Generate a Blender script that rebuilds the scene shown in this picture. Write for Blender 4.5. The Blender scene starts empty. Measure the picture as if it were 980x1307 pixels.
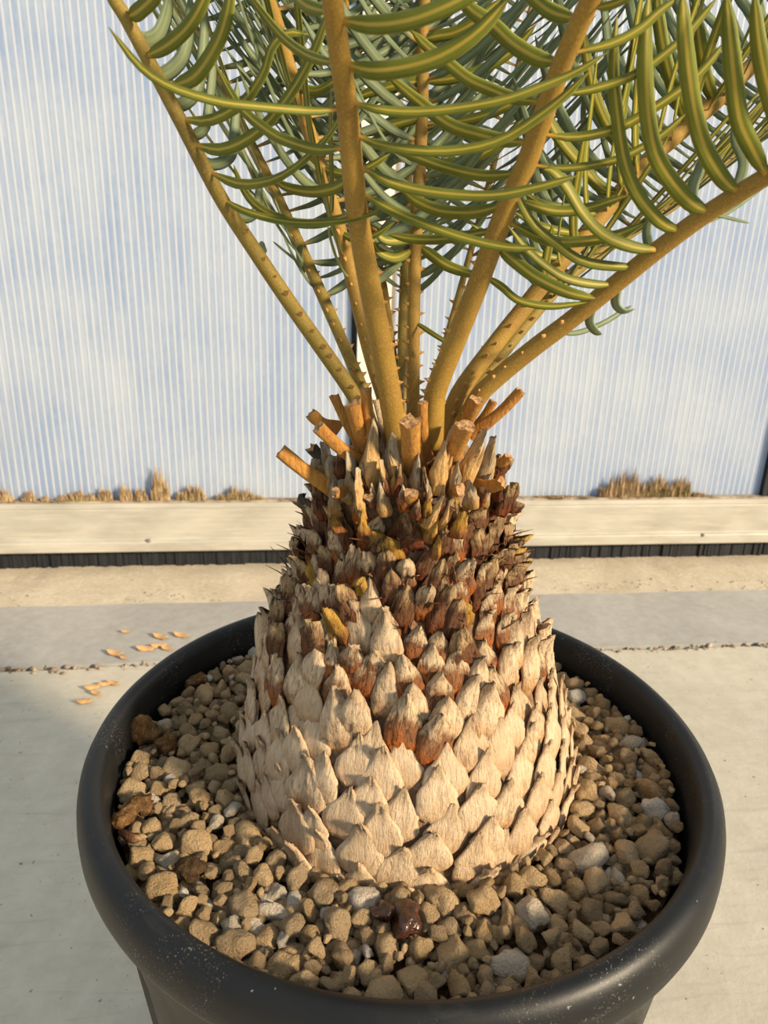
import bpy, bmesh, math, random
from math import sin, cos, pi, radians, sqrt, atan2
from mathutils import Vector, Matrix, noise

scene = bpy.context.scene
COL = scene.collection
random.seed(7)
V = Vector

# ------------------------------------------------------------------ camera
H = 0.42                       # height of the pot rim above the floor (m)
FPX = 900.0
PITCH, ROLL = radians(18.9), radians(1.8)
CAM = V((-0.018, -0.468, H + 0.334))
FW = V((0, cos(PITCH), -sin(PITCH)))
_u0, _r0 = V((0, sin(PITCH), cos(PITCH))), V((1, 0, 0))
RT = cos(ROLL) * _r0 + sin(ROLL) * _u0
UP = -sin(ROLL) * _r0 + cos(ROLL) * _u0
cd = bpy.data.cameras.new('camera'); camera = bpy.data.objects.new('camera', cd); COL.objects.link(camera)
cd.sensor_fit = 'VERTICAL'; cd.sensor_height = 36.0; cd.sensor_width = 27.0
cd.lens = FPX / 1307.0 * 36.0
cd.clip_start = 0.02; cd.clip_end = 50
m3 = Matrix((RT, UP, -FW)).transposed()
camera.matrix_world = Matrix.Translation(CAM) @ m3.to_4x4()
cd.dof.use_dof = True
cd.dof.focus_distance = 0.46
cd.dof.aperture_fstop = cd.lens / 1.7
scene.camera = camera

# ------------------------------------------------------------------ light
world = bpy.data.worlds.new('sky'); scene.world = world; world.use_nodes = True
bgn = world.node_tree.nodes['Background']
bgn.inputs[0].default_value = (0.80, 0.90, 1.0, 1); bgn.inputs[1].default_value = 0.58
sd = bpy.data.lights.new('sun_offscreen', 'SUN'); sun = bpy.data.objects.new('sun_offscreen', sd); COL.objects.link(sun)
sd.energy = 6.0; sd.angle = radians(7); sd.color = (1.0, 0.82, 0.58)
SUN = V((0.80, -0.50, 0.37)).normalized()
sun.rotation_euler = SUN.to_track_quat('Z', 'Y').to_euler(); sun.location = (2, -2, 2)
vs = scene.view_settings
vs.view_transform = 'Standard'; vs.look = 'None'; vs.exposure = 0.16; vs.gamma = 1.0; vs.use_curve_mapping = False

# ------------------------------------------------------------------ helpers
def ray(x, y):
    return FW + RT * ((x - 490) / FPX) - UP * ((y - 653.5) / FPX)
def on_y(x, y, Y):
    d = ray(x, y); return CAM + d * ((Y - CAM.y) / d.y)
def on_z(x, y, z):
    d = ray(x, y); return CAM + d * ((z - CAM.z) / d.z)
def on_plane(x, y, o, n):
    d = ray(x, y); return CAM + d * ((o - CAM).dot(n) / d.dot(n))
def depth(p):
    return (p - CAM).dot(FW)

def mesh(name, verts, faces, mats, uvs=None, smooth=True, fmat=None):
    me = bpy.data.meshes.new(name)
    me.from_pydata([tuple(v) for v in verts], [], faces)
    for m in (mats if isinstance(mats, (list, tuple)) else [mats]): me.materials.append(m)
    if uvs is not None:
        ul = me.uv_layers.new(name='UVMap')
        vi = [0] * len(me.loops); me.loops.foreach_get('vertex_index', vi)
        flat = []
        for i in vi: flat.extend(uvs[i])
        ul.data.foreach_set('uv', flat)
    if smooth: me.polygons.foreach_set('use_smooth', [True] * len(me.polygons))
    if fmat: me.polygons.foreach_set('material_index', fmat)
    me.update()
    return me
def obj(name, me, parent=None):
    o = bpy.data.objects.new(name, me); COL.objects.link(o)
    if parent: o.parent = parent
    return o
def empty(name, loc=(0, 0, 0)):
    o = bpy.data.objects.new(name, None); COL.objects.link(o); o.location = loc
    o.empty_display_size = 0.05
    return o
def tag(o, label=None, cat=None, group=None, kind=None):
    if label: o['label'] = label
    if cat: o['category'] = cat
    if group: o['group'] = group
    if kind: o['kind'] = kind
    return o

class MB:
    """collects geometry for one mesh"""
    def __init__(s): s.v = []; s.f = []; s.uv = []; s.m = []
    def add(s, v, f, uv=None, mi=0):
        o = len(s.v); s.v += [V(p) for p in v]
        s.f += [tuple(i + o for i in q) for q in f]
        s.uv += list(uv) if uv is not None else [(0, 0)] * len(v)
        s.m += [mi] * len(f)
    def box(s, lo, hi):
        x0, y0, z0 = lo; x1, y1, z1 = hi
        s.add([(x0,y0,z0),(x1,y0,z0),(x1,y1,z0),(x0,y1,z0),(x0,y0,z1),(x1,y0,z1),(x1,y1,z1),(x0,y1,z1)],
              [(0,3,2,1),(4,5,6,7),(0,1,5,4),(1,2,6,5),(2,3,7,6),(3,0,4,7)])
    def mesh(s, name, mats, smooth=True): return mesh(name, s.v, s.f, mats, s.uv, smooth, s.m)

def smoothpath(pts, n):
    """Catmull-Rom resample to n points"""
    P = [pts[0] * 2 - pts[1]] + list(pts) + [pts[-1] * 2 - pts[-2]]
    k = len(pts) - 1; out = []
    for i in range(n):
        t = i / (n - 1) * k; j = min(int(t), k - 1); t -= j
        a, b, c, d = P[j], P[j + 1], P[j + 2], P[j + 3]
        out.append(0.5 * ((2 * b) + (c - a) * t + (2 * a - 5 * b + 4 * c - d) * t * t + (3 * b - a - 3 * c + d) * t ** 3))
    return out
def tangents(P):
    T = []
    for i in range(len(P)):
        a, b = P[max(i - 1, 0)], P[min(i + 1, len(P) - 1)]
        T.append((b - a).normalized())
    return T
def tube_geo(P, R, seg=10, cap=True, squash=None, up=None):
    T = tangents(P); n = (up or V((0, -1, 0.2))); n = (n - T[0] * n.dot(T[0])).normalized()
    v, f, uv = [], [], []
    L = 0
    for i, p in enumerate(P):
        if i: L += (P[i] - P[i - 1]).length
        n = (n - T[i] * n.dot(T[i])).normalized(); b = T[i].cross(n)
        for k in range(seg):
            a = 2 * pi * k / seg
            sq = squash if squash else 1.0
            v.append(p + n * (cos(a) * R[i] * sq) + b * (sin(a) * R[i])); uv.append((k / seg, L))
    for i in range(len(P) - 1):
        for k in range(seg):
            k2 = (k + 1) % seg
            f.append((i * seg + k, i * seg + k2, (i + 1) * seg + k2, (i + 1) * seg + k))
    if cap:
        f.append(tuple(reversed(range(seg)))); f.append(tuple(range((len(P) - 1) * seg, len(P) * seg)))
    return v, f, uv

def lathe(prof, seg=160):
    v, f = [], []
    for r, z in prof:
        for k in range(seg):
            a = 2 * pi * k / seg; v.append((r * cos(a), r * sin(a), z))
    for i in range(len(prof) - 1):
        for k in range(seg):
            k2 = (k + 1) % seg
            f.append((i * seg + k, i * seg + k2, (i + 1) * seg + k2, (i + 1) * seg + k))
    return v, f

# ------------------------------------------------------------------ materials
class NT:
    def __init__(s, name, rough=0.7, spec=0.3):
        s.mat = bpy.data.materials.new(name); s.mat.use_nodes = True
        s.t = s.mat.node_tree; s.n = s.t.nodes; s.b = s.n['Principled BSDF']
        s.b.inputs['Roughness'].default_value = rough
        s.b.inputs['Specular IOR Level'].default_value = spec
    def new(s, typ, **kw):
        n = s.n.new(typ)
        for k, v in kw.items(): setattr(n, k, v)
        return n
    def link(s, a, b): s.t.links.new(a, b)
    def coord(s, out='Object', scale=(1, 1, 1)):
        c = s.new('ShaderNodeTexCoord'); m = s.new('ShaderNodeMapping'); m.inputs['Scale'].default_value = scale
        s.link(c.outputs[out], m.inputs[0]); return m.outputs[0]
    def noise(s, vec, scale, detail=4, rough=0.55, dist=0.0):
        n = s.new('ShaderNodeTexNoise'); n.inputs['Scale'].default_value = scale
        n.inputs['Detail'].default_value = detail; n.inputs['Roughness'].default_value = rough
        n.inputs['Distortion'].default_value = dist
        if vec is not None: s.link(vec, n.inputs['Vector'])
        return n.outputs['Fac']
    def ramp(s, fac, stops, interp='LINEAR'):
        r = s.new('ShaderNodeValToRGB'); e = r.color_ramp; e.interpolation = interp
        while len(e.elements) < len(stops): e.elements.new(0.5)
        for el, (p, c) in zip(e.elements, stops):
            el.position = p; el.color = (c[0], c[1], c[2], 1) if not isinstance(c, (int, float)) else (c, c, c, 1)
        s.link(fac, r.inputs[0]); return r.outputs[0]
    def mix(s, fac, a, b, mode='MIX'):
        m = s.new('ShaderNodeMix', data_type='RGBA', blend_type=mode)
        for i, x in ((0, fac), (6, a), (7, b)):
            if isinstance(x, (int, float)): m.inputs[i].default_value = x if i == 0 else (x, x, x, 1)
            elif isinstance(x, tuple): m.inputs[i].default_value = (*x, 1)
            else: s.link(x, m.inputs[i])
        return m.outputs[2]
    def math(s, op, a, b=0.0, c=None):
        m = s.new('ShaderNodeMath', operation=op)
        for i, x in enumerate((a, b) if c is None else (a, b, c)):
            if isinstance(x, (int, float)): m.inputs[i].default_value = x
            else: s.link(x, m.inputs[i])
        return m.outputs[0]
    def color(s, c):
        if isinstance(c, tuple): s.b.inputs['Base Color'].default_value = (*c, 1)
        else: s.link(c, s.b.inputs['Base Color'])
    def bump(s, h, strength=0.4, dist=0.001):
        b = s.new('ShaderNodeBump'); b.inputs['Strength'].default_value = strength; b.inputs['Distance'].default_value = dist
        s.link(h, b.inputs['Height']); s.link(b.outputs[0], s.b.inputs['Normal'])
    def rand(s): return s.new('ShaderNodeObjectInfo').outputs['Random']
    def uv(s):
        c = s.new('ShaderNodeTexCoord'); x = s.new('ShaderNodeSeparateXYZ'); s.link(c.outputs['UV'], x.inputs[0])
        return x.outputs[0], x.outputs[1]

M = {}
def mk_concrete(name, base, var, scale, spots=0.5, bump=0.5, extra=None):
    t = NT(name, 0.75, 0.25); c = t.coord('Object')
    a = t.noise(c, scale, 6, 0.62, 0.4); b = t.noise(c, scale * 14, 5, 0.7)
    col = t.ramp(a, [(0.28, var), (0.68, base)])
    col = t.mix(t.ramp(b, [(0.35, spots), (0.7, 0.0)]), col, t.mix(1.0, col, (0.62, 0.58, 0.52), 'MULTIPLY'))
    if extra: col = extra(t, c, col)
    t.color(col); t.bump(t.math('ADD', t.math('MULTIPLY', b, 1.0), t.noise(c, scale * 60, 3, 0.7)), bump, 0.002)
    return t.mat
def slab_extra(t, c, col):
    cc = t.coord('Object', (1.0, 9.0, 1.0))
    s = t.noise(cc, 9, 4, 0.6, 0.6)
    col = t.mix(t.ramp(s, [(0.56, 0.0), (0.75, 0.35)]), col, (0.34, 0.30, 0.23))
    s2 = t.noise(c, 120, 2, 0.5)
    return t.mix(t.ramp(s2, [(0.70, 0.0), (0.74, 0.75)]), col, (0.12, 0.10, 0.07))
M['slab'] = mk_concrete('concrete_slab', (0.66, 0.61, 0.49), (0.52, 0.48, 0.39), 2.2, 0.35, 0.25, slab_extra)
M['strip'] = mk_concrete('smooth_concrete', (0.50, 0.48, 0.44), (0.37, 0.355, 0.33), 3.0, 0.4, 0.2)
M['grit'] = mk_concrete('gritty_concrete', (0.76, 0.66, 0.50), (0.60, 0.51, 0.38), 6.0, 0.5, 0.9)

def mk_sheet():
    t = NT('polycarbonate_sheet', 0.32, 0.45); c = t.coord('Object')
    # condensation film: ragged patches from channel to channel
    cs = t.coord('Object', (58.0, 1.0, 3.0)); n1 = t.noise(cs, 1.0, 4, 0.6)
    n2 = t.noise(c, 3.2, 3, 0.5); n3 = t.noise(t.coord('Object', (120, 1, 45)), 1.0, 2, 0.6)
    h = t.math('ADD', t.math('MULTIPLY', n1, 0.40), t.math('MULTIPLY', n2, 0.55))
    h = t.math('ADD', h, t.math('MULTIPLY', n3, 0.20))
    wet = t.ramp(h, [(0.46, 0.0), (0.68, 1.0)])
    col = t.mix(wet, (0.67, 0.73, 0.79), (0.43, 0.54, 0.72))
    t.color(col)
    tr = t.new('ShaderNodeBsdfTranslucent'); t.link(col, tr.inputs[0])
    ms = t.new('ShaderNodeMixShader'); ms.inputs[0].default_value = 0.45
    t.link(t.b.outputs[0], ms.inputs[1]); t.link(tr.outputs[0], ms.inputs[2])
    t.link(ms.outputs[0], t.n['Material Output'].inputs[0])
    return t.mat
M['sheet'] = mk_sheet()
def mk_rib():
    t = NT('polycarbonate_rib', 0.35, 0.4); t.color((0.68, 0.72, 0.78))
    tr = t.new('ShaderNodeBsdfTranslucent'); tr.inputs[0].default_value = (0.68, 0.72, 0.78, 1)
    ms = t.new('ShaderNodeMixShader'); ms.inputs[0].default_value = 0.4
    t.link(t.b.outputs[0], ms.inputs[1]); t.link(tr.outputs[0], ms.inputs[2])
    t.link(ms.outputs[0], t.n['Material Output'].inputs[0]); return t.mat
M['rib'] = mk_rib()
def mk_alu():
    t = NT('weathered_aluminium', 0.55, 0.4); c = t.coord('Object', (1, 1, 3)); 
    a = t.noise(c, 7, 5, 0.6, 0.3); b = t.noise(t.coord('Object', (3, 3, 40)), 2.5, 4, 0.6)
    col = t.ramp(a, [(0.3, (0.37, 0.345, 0.285)), (0.7, (0.51, 0.485, 0.415))])
    col = t.mix(t.ramp(b, [(0.5, 0.0), (0.75, 0.35)]), col, (0.70, 0.66, 0.56)); t.color(col)
    t.b.inputs['Metallic'].default_value = 0.05; return t.mat
M['alu'] = mk_alu()
t = NT('cream_mullion', 0.5); t.color((0.72, 0.69, 0.60)); M['cream'] = t.mat
t = NT('black_seal', 0.6, 0.3)
a = t.noise(t.coord('Object', (60, 60, 4)), 2.0, 4, 0.6)
t.color(t.ramp(a, [(0.35, (0.008, 0.009, 0.012)), (0.75, (0.034, 0.036, 0.040))])); M['seal'] = t.mat
t = NT('steel_screw', 0.5); t.color((0.22, 0.19, 0.14)); M['screw'] = t.mat

def mk_moss(name, a, b):
    t = NT(name, 0.9, 0.1); n = t.noise(t.coord('Object'), 60, 3)
    t.color(t.ramp(n, [(0.3, a), (0.7, b)])); return t.mat
M['moss_brown'] = mk_moss('dry_moss', (0.33, 0.22, 0.11), (0.58, 0.43, 0.25))
M['moss_green'] = mk_moss('green_moss', (0.17, 0.15, 0.05), (0.38, 0.31, 0.13))

def mk_pot():
    t = NT('black_plastic', 0.42, 0.32); c = t.coord('Object')
    a = t.noise(c, 9, 5, 0.65, 0.5); d = t.noise(c, 260, 2, 0.5); s = t.noise(t.coord('Object', (1, 1, 5)), 30, 5, 0.7)
    col = t.ramp(a, [(0.3, (0.006, 0.0065, 0.007)), (0.75, (0.014, 0.0145, 0.0145))])
    col = t.mix(t.ramp(s, [(0.58, 0.0), (0.8, 0.25)]), col, (0.09, 0.085, 0.075))
    col = t.mix(t.ramp(d, [(0.74, 0.0), (0.78, 0.6)]), col, (0.36, 0.33, 0.27))
    fine = t.noise(c, 900, 2, 0.5); zone = t.noise(c, 14, 3, 0.6)
    col = t.mix(t.math('MULTIPLY', t.ramp(fine, [(0.62, 0.0), (0.70, 0.8)]), t.ramp(zone, [(0.48, 0.0), (0.62, 1.0)])), col, (0.30, 0.28, 0.24))
    t.color(col)
    r = t.ramp(a, [(0.25, 0.38), (0.8, 0.56)]); t.link(r, t.b.inputs['Roughness'])
    t.bump(t.noise(c, 340, 3, 0.6), 0.12, 0.0006); return t.mat
M['pot'] = mk_pot()

def mk_pebble(name, c0, c1, c2):
    t = NT(name, 0.95, 0.08); c = t.coord('Object'); r = t.rand()
    off = t.new('ShaderNodeVectorMath', operation='ADD'); cr = t.new('ShaderNodeCombineXYZ')
    t.link(t.math('MULTIPLY', r, 37.0), cr.inputs[0]); t.link(c, off.inputs[0]); t.link(cr.outputs[0], off.inputs[1])
    p = off.outputs[0]
    a = t.noise(p, 170, 5, 0.65); b = t.noise(p, 800, 4, 0.7)
    col = t.mix(t.ramp(r, [(0.0, 0.0), (1.0, 1.0)]), c0, c1)
    col = t.mix(t.ramp(a, [(0.45, 0.0), (0.72, 0.5)]), col, c2)
    col = t.mix(t.ramp(b, [(0.30, 0.55), (0.46, 0.0)]), col, t.mix(1.0, col, (0.42, 0.36, 0.30), 'MULTIPLY'))
    t.color(col); t.bump(t.math('ADD', t.math('MULTIPLY', a, 1.4), b), 1.0, 0.004); return t.mat
M['peb_tan'] = mk_pebble('tan_pumice', (0.47, 0.31, 0.15), (0.66, 0.465, 0.255), (0.72, 0.55, 0.34))
M['peb_pale'] = mk_pebble('pale_pumice', (0.66, 0.55, 0.41), (0.76, 0.68, 0.57), (0.66, 0.53, 0.38))
M['peb_grey'] = mk_pebble('grey_brown_pumice', (0.34, 0.235, 0.13), (0.47, 0.34, 0.20), (0.54, 0.41, 0.25))
t = NT('dark_soil', 1.0, 0.05); n = t.noise(t.coord('Object'), 300, 5, 0.7)
t.color(t.ramp(n, [(0.3, (0.03, 0.018, 0.010)), (0.7, (0.12, 0.075, 0.04))])); t.bump(n, 1.0, 0.003); M['soil'] = t.mat
t = NT('bark_clump', 1.0, 0.05); n = t.noise(t.coord('Object'), 260, 5, 0.75)
t.color(t.ramp(n, [(0.32, (0.045, 0.022, 0.010)), (0.55, (0.20, 0.11, 0.045)), (0.75, (0.42, 0.26, 0.11))])); t.bump(n, 1.0, 0.003); M['bark'] = t.mat
t = NT('resin_husk', 0.25, 0.6); n = t.noise(t.coord('Object'), 160, 4, 0.7)
t.color(t.ramp(n, [(0.35, (0.015, 0.007, 0.005)), (0.7, (0.11, 0.04, 0.02))])); t.bump(n, 0.8, 0.002); M['husk'] = t.mat
t = NT('rubble', 1.0, 0.05); n = t.noise(t.coord('Object'), 24, 4, 0.7)
t.color(t.ramp(n, [(0.36, (0.13, 0.085, 0.055)), (0.62, (0.48, 0.40, 0.30))])); M['rubble'] = t.mat
def mk_dryleaf():
    t = NT('dry_leaf', 0.8, 0.2); n = t.noise(t.coord('Object'), 90, 3)
    c = t.ramp(n, [(0.3, (0.50, 0.26, 0.10)), (0.7, (0.78, 0.50, 0.24))]); t.color(c); return t.mat
M['dryleaf'] = mk_dryleaf()

def mk_leaf(name, g0, g1, mid, edge, yellowness=1.0):
    t = NT(name, 0.5, 0.28); u, v = t.uv(); r = t.rand()
    n = t.noise(t.coord('Object', (1, 1, 1)), 55, 3, 0.6)
    green = t.mix(t.ramp(n, [(0.3, 0.0), (0.7, 1.0)]), g0, g1)
    green = t.mix(t.math('MULTIPLY', r, 0.35), green, t.mix(1.0, green, (1.25, 1.12, 0.75), 'MULTIPLY'))
    a = t.math('ABSOLUTE', t.math('SUBTRACT', u, 0.5))
    # midrib stripe, paler margin, brown-orange callus at the base
    col = t.mix(t.ramp(a, [(0.05, yellowness), (0.15, 0.0)]), green, mid)
    col = t.mix(t.ramp(a, [(0.41, 0.0), (0.48, 0.8)]), col, edge)
    col = t.mix(t.ramp(v, [(0.015, 1.0), (0.075, 0.0)]), col, (0.58, 0.31, 0.05))
    t.color(col)
    tr = t.new('ShaderNodeBsdfTranslucent'); t.link(col, tr.inputs[0])
    ms = t.new('ShaderNodeMixShader'); ms.inputs[0].default_value = 0.22
    t.link(t.b.outputs[0], ms.inputs[1]); t.link(tr.outputs[0], ms.inputs[2])
    t.link(ms.outputs[0], t.n['Material Output'].inputs[0])
    return t.mat
M['leaf_under'] = mk_leaf('leaflet_underside', (0.135, 0.155, 0.016), (0.20, 0.22, 0.026), (0.50, 0.37, 0.055), (0.36, 0.37, 0.10))
M['leaf_top'] = mk_leaf('leaflet_upper_face', (0.14, 0.19, 0.105), (0.21, 0.26, 0.15), (0.30, 0.33, 0.16), (0.32, 0.38, 0.22), 0.55)

def mk_rachis(name, c0, c1, c2):
    t = NT(name, 0.6, 0.35); u, v = t.uv(); c = t.coord('Object')
    a = t.noise(c, 900, 4, 0.75); b = t.noise(c, 30, 3, 0.6)
    col = t.mix(t.ramp(b, [(0.3, 0.0), (0.7, 1.0)]), c0, c1)
    col = t.mix(t.ramp(a, [(0.48, 0.0), (0.7, 0.65)]), col, c2)
    t.color(col); t.bump(a, 0.45, 0.0008); return t.mat
M['rachis'] = mk_rachis('rachis_skin', (0.25, 0.14, 0.020), (0.34, 0.20, 0.030), (0.50, 0.31, 0.065))
M['rachis_green'] = mk_rachis('petiole_skin', (0.19, 0.125, 0.018), (0.25, 0.175, 0.026), (0.38, 0.27, 0.07))
t = NT('spine_tip', 0.5); u, v = t.uv()
t.color(t.ramp(v, [(0.0, (0.52, 0.32, 0.07)), (0.6, (0.42, 0.20, 0.06)), (1.0, (0.10, 0.035, 0.015))])); M['spine'] = t.mat

def mk_scale(name, tip, body, base, dark, streak, pits=0.5, v0=0.1, v1=0.5, t0=0.62, t1=0.95):
    """leaf base: tip colour above, body, and a base colour below, with long wrinkles"""
    t = NT(name, 0.82, 0.18); u, v = t.uv(); r = t.rand(); c = t.coord('Object')
    off = t.new('ShaderNodeVectorMath', operation='ADD'); cr = t.new('ShaderNodeCombineXYZ')
    t.link(t.math('MULTIPLY', r, 11.0), cr.inputs[1]); t.link(c, off.inputs[0]); t.link(cr.outputs[0], off.inputs[1])
    mp = t.new('ShaderNodeMapping'); mp.inputs['Scale'].default_value = (1.0, 1.0, 0.22); t.link(off.outputs[0], mp.inputs[0])
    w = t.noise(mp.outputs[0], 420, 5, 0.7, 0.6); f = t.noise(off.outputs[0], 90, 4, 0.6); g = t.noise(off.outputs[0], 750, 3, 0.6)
    vv = t.math('ADD', v, t.math('MULTIPLY', t.math('SUBTRACT', f, 0.5), 0.9))
    col = t.mix(t.ramp(vv, [(v0, 0.0), (v1, 1.0)]), base, body)
    col = t.mix(t.ramp(vv, [(t0, 0.0), (t1, 1.0)]), col, tip)
    col = t.mix(t.ramp(r, [(0.0, 0.30), (0.5, 0.0), (1.0, 0.0)]), col, t.mix(1.0, col, (0.66, 0.58, 0.50), 'MULTIPLY'))
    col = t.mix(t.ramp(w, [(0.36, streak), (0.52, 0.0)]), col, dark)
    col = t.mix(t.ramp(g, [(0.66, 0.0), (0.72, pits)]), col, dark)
    t.color(col)
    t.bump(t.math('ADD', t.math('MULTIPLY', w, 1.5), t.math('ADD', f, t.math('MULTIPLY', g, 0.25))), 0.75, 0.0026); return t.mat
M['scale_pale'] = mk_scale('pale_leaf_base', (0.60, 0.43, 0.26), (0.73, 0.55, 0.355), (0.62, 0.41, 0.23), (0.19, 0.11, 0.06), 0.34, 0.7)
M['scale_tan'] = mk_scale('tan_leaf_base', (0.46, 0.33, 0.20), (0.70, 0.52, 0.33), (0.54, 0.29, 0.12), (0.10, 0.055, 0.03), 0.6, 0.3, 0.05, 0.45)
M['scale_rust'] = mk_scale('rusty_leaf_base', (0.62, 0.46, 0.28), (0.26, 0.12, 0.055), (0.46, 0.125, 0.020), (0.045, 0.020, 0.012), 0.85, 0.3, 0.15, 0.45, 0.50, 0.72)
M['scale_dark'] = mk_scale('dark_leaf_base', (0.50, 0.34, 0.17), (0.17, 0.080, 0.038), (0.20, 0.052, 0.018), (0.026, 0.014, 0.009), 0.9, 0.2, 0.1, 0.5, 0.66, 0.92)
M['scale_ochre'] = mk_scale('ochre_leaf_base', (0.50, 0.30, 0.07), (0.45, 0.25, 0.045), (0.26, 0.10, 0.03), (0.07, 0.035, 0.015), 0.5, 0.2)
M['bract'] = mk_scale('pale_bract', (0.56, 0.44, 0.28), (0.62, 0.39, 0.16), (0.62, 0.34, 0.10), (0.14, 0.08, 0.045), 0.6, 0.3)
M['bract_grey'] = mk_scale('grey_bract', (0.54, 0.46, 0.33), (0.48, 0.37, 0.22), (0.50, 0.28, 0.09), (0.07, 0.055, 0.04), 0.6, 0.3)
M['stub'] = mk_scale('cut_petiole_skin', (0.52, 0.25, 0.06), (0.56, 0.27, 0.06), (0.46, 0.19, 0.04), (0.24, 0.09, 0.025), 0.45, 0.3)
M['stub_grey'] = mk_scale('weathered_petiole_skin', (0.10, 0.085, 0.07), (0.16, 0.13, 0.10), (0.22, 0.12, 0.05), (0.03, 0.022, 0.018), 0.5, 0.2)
t = NT('cut_face', 0.9, 0.1); n = t.noise(t.coord('Object'), 500, 4, 0.7)
t.color(t.ramp(n, [(0.34, (0.17, 0.075, 0.03)), (0.62, (0.52, 0.32, 0.16))])); t.bump(n, 0.6, 0.001); M['cut'] = t.mat
t = NT('trunk_core', 1.0, 0.05); n = t.noise(t.coord('Object'), 130, 4, 0.7)
t.color(t.ramp(n, [(0.35, (0.16, 0.095, 0.055)), (0.7, (0.34, 0.22, 0.13))])); t.bump(n, 1.0, 0.004); M['core'] = t.mat

# ------------------------------------------------------------------ setting: floor
WY = radians(7.1)                                   # the wall runs slightly away to the right
WO = V((-0.014, 1.32, 0.0)); WU = V((cos(WY), sin(WY), 0)); WN = V((sin(WY), -cos(WY), 0))   # along the wall; toward the room
def wall_pt(u, w, z): return WO + WU * u + WN * w + V((0, 0, z))
def wallframe(o):
    o.location = WO; o.rotation_euler = (0, 0, WY); return o     # local x = along the wall, local -y = toward the room
def slab_grid(name, u0, u1, w0, w1, z, mat, nu=90, nw=20, amp=0.0, fr=8.0, thick=0.06, edge=None):
    v, f = [], []
    for j in range(nw + 1):
        for i in range(nu + 1):
            u = u0 + (u1 - u0) * i / nu; w = w0 + (w1 - w0) * j / nw
            if edge and j in (0, nw):
                w += edge * noise.noise((u * 6, j * 3.1, 2)) + 0.5 * edge * noise.noise((u * 24, j, 5))
            zz = z + amp * noise.noise((u * fr, w * fr, 1.3)) + amp * 0.5 * noise.noise((u * fr * 4, w * fr * 4, 7))
            v.append((u, -w, zz))
    for j in range(nw):
        for i in range(nu):
            a = j * (nu + 1) + i; f.append((a, a + nu + 1, a + nu + 2, a + 1))
    n = len(v)
    ring = [i for i in range(nu + 1)] + [j * (nu + 1) + nu for j in range(1, nw + 1)] + \
           [nw * (nu + 1) + i for i in range(nu - 1, -1, -1)] + [j * (nu + 1) for j in range(nw - 1, 0, -1)]
    low = []
    for i in ring: low.append(len(v)); v.append((v[i][0], v[i][1], z - thick))
    k = len(ring)
    for i in range(k): f.append((ring[i], ring[(i + 1) % k], low[(i + 1) % k], low[i]))
    f.append(tuple(low))
    return mesh(name, v, f, mat, smooth=False)
floor = empty('floor'); wallframe(floor); floor['kind'] = 'structure'
obj('slab', slab_grid('slab', -3.2, 3.2, 0.512, 4.2, 0.0, M['slab'], 160, 30, 0.0, 4, 0.06, 0.008), floor)
obj('smooth_strip', slab_grid('smooth_strip', -3.2, 3.2, 0.240, 0.502, 0.004, M['strip'], 200, 8, 0.0006, 8, 0.064, 0.005), floor)
obj('gritty_strip', slab_grid('gritty_strip', -3.2, 3.2, -0.25, 0.236, 0.001, M['grit'], 260, 26, 0.0028, 10, 0.061, 0.005), floor)
obj('joint_bed', slab_grid('joint_bed', -3.2, 3.2, 0.22, 0.56, -0.014, M['soil'], 40, 2, 0.0, 8, 0.04), floor)

# ------------------------------------------------------------------ setting: greenhouse wall
wall = empty('wall_back'); wallframe(wall); wall['kind'] = 'structure'
def wu(x, y, w=0.0):
    p = on_plane(x, y, WO + WN * w, WN) - WO; return p.dot(WU), p.z
zr_top = wu(490, 641, 0.03)[1]; zr_lip = wu(490, 687, 0.035)[1]; zr_bot = wu(490, 700, 0.035)[1]
ub0 = wu(449, 400, 0)[0]; ub1 = wu(456, 400, 0)[0]; um1 = wu(501, 400, 0)[0]; ur = wu(976, 600, 0)[0]
ZT = 2.3
def rail_mesh():
    # cross-section (local y toward -room, z)
    pr = [(0.03, zr_bot), (-0.034, zr_bot), (-0.037, zr_bot + 0.003), (-0.037, zr_lip - 0.004), (-0.035, zr_lip),
          (-0.029, zr_lip + 0.002), (-0.028, zr_lip + 0.005), (-0.028, zr_top - 0.018), (-0.027, zr_top - 0.015), (-0.028, zr_top - 0.012), (-0.027, zr_top), (0.03, zr_top)]
    b = MB()
    for x0, x1 in ((-3.2, 3.2),):
        n = len(pr); v = [(x0, y, z) for y, z in pr] + [(x1, y, z) for y, z in pr]
        f = [(i, i + n, (i + 1) % n + n, (i + 1) % n) for i in range(n)] + [tuple(reversed(range(n))), tuple(range(n, 2 * n))]
        b.add(v, f)
    return b.mesh('bottom_rail', M['alu'], False)
rail = obj('bottom_rail', rail_mesh(), wall)
for px, py in ((190, 690), (897, 683)):
    u, z = wu(px, py, 0.037); b = MB()
    v, f = lathe([(0.0001, 0.004), (0.003, 0.0035), (0.0048, 0.001), (0.005, -0.002)], 14)
    b.add([(p[0] + u, -0.037 - p[2], p[1] + z) for p in v], f); obj('screw', b.mesh('screw', M['screw']), rail)
def brush_mesh():
    b = MB(); random.seed(3); x = -3.2
    while x < 3.2:
        w = random.uniform(0.006, 0.016); y = -0.004 + random.uniform(-0.004, 0.003); z0 = random.uniform(-0.002, 0.004)
        b.box((x, y - 0.004, z0), (x + w, y + 0.004, zr_bot + 0.001)); x += w
    b.box((-3.2, -0.001, 0.004), (3.2, 0.008, zr_bot + 0.001))
    return b.mesh('brush_seal', M['seal'], False)
s_ = obj('brush_seal', brush_mesh(), wall); s_['kind'] = 'stuff'
PITCH_RIB = 0.0168
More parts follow.
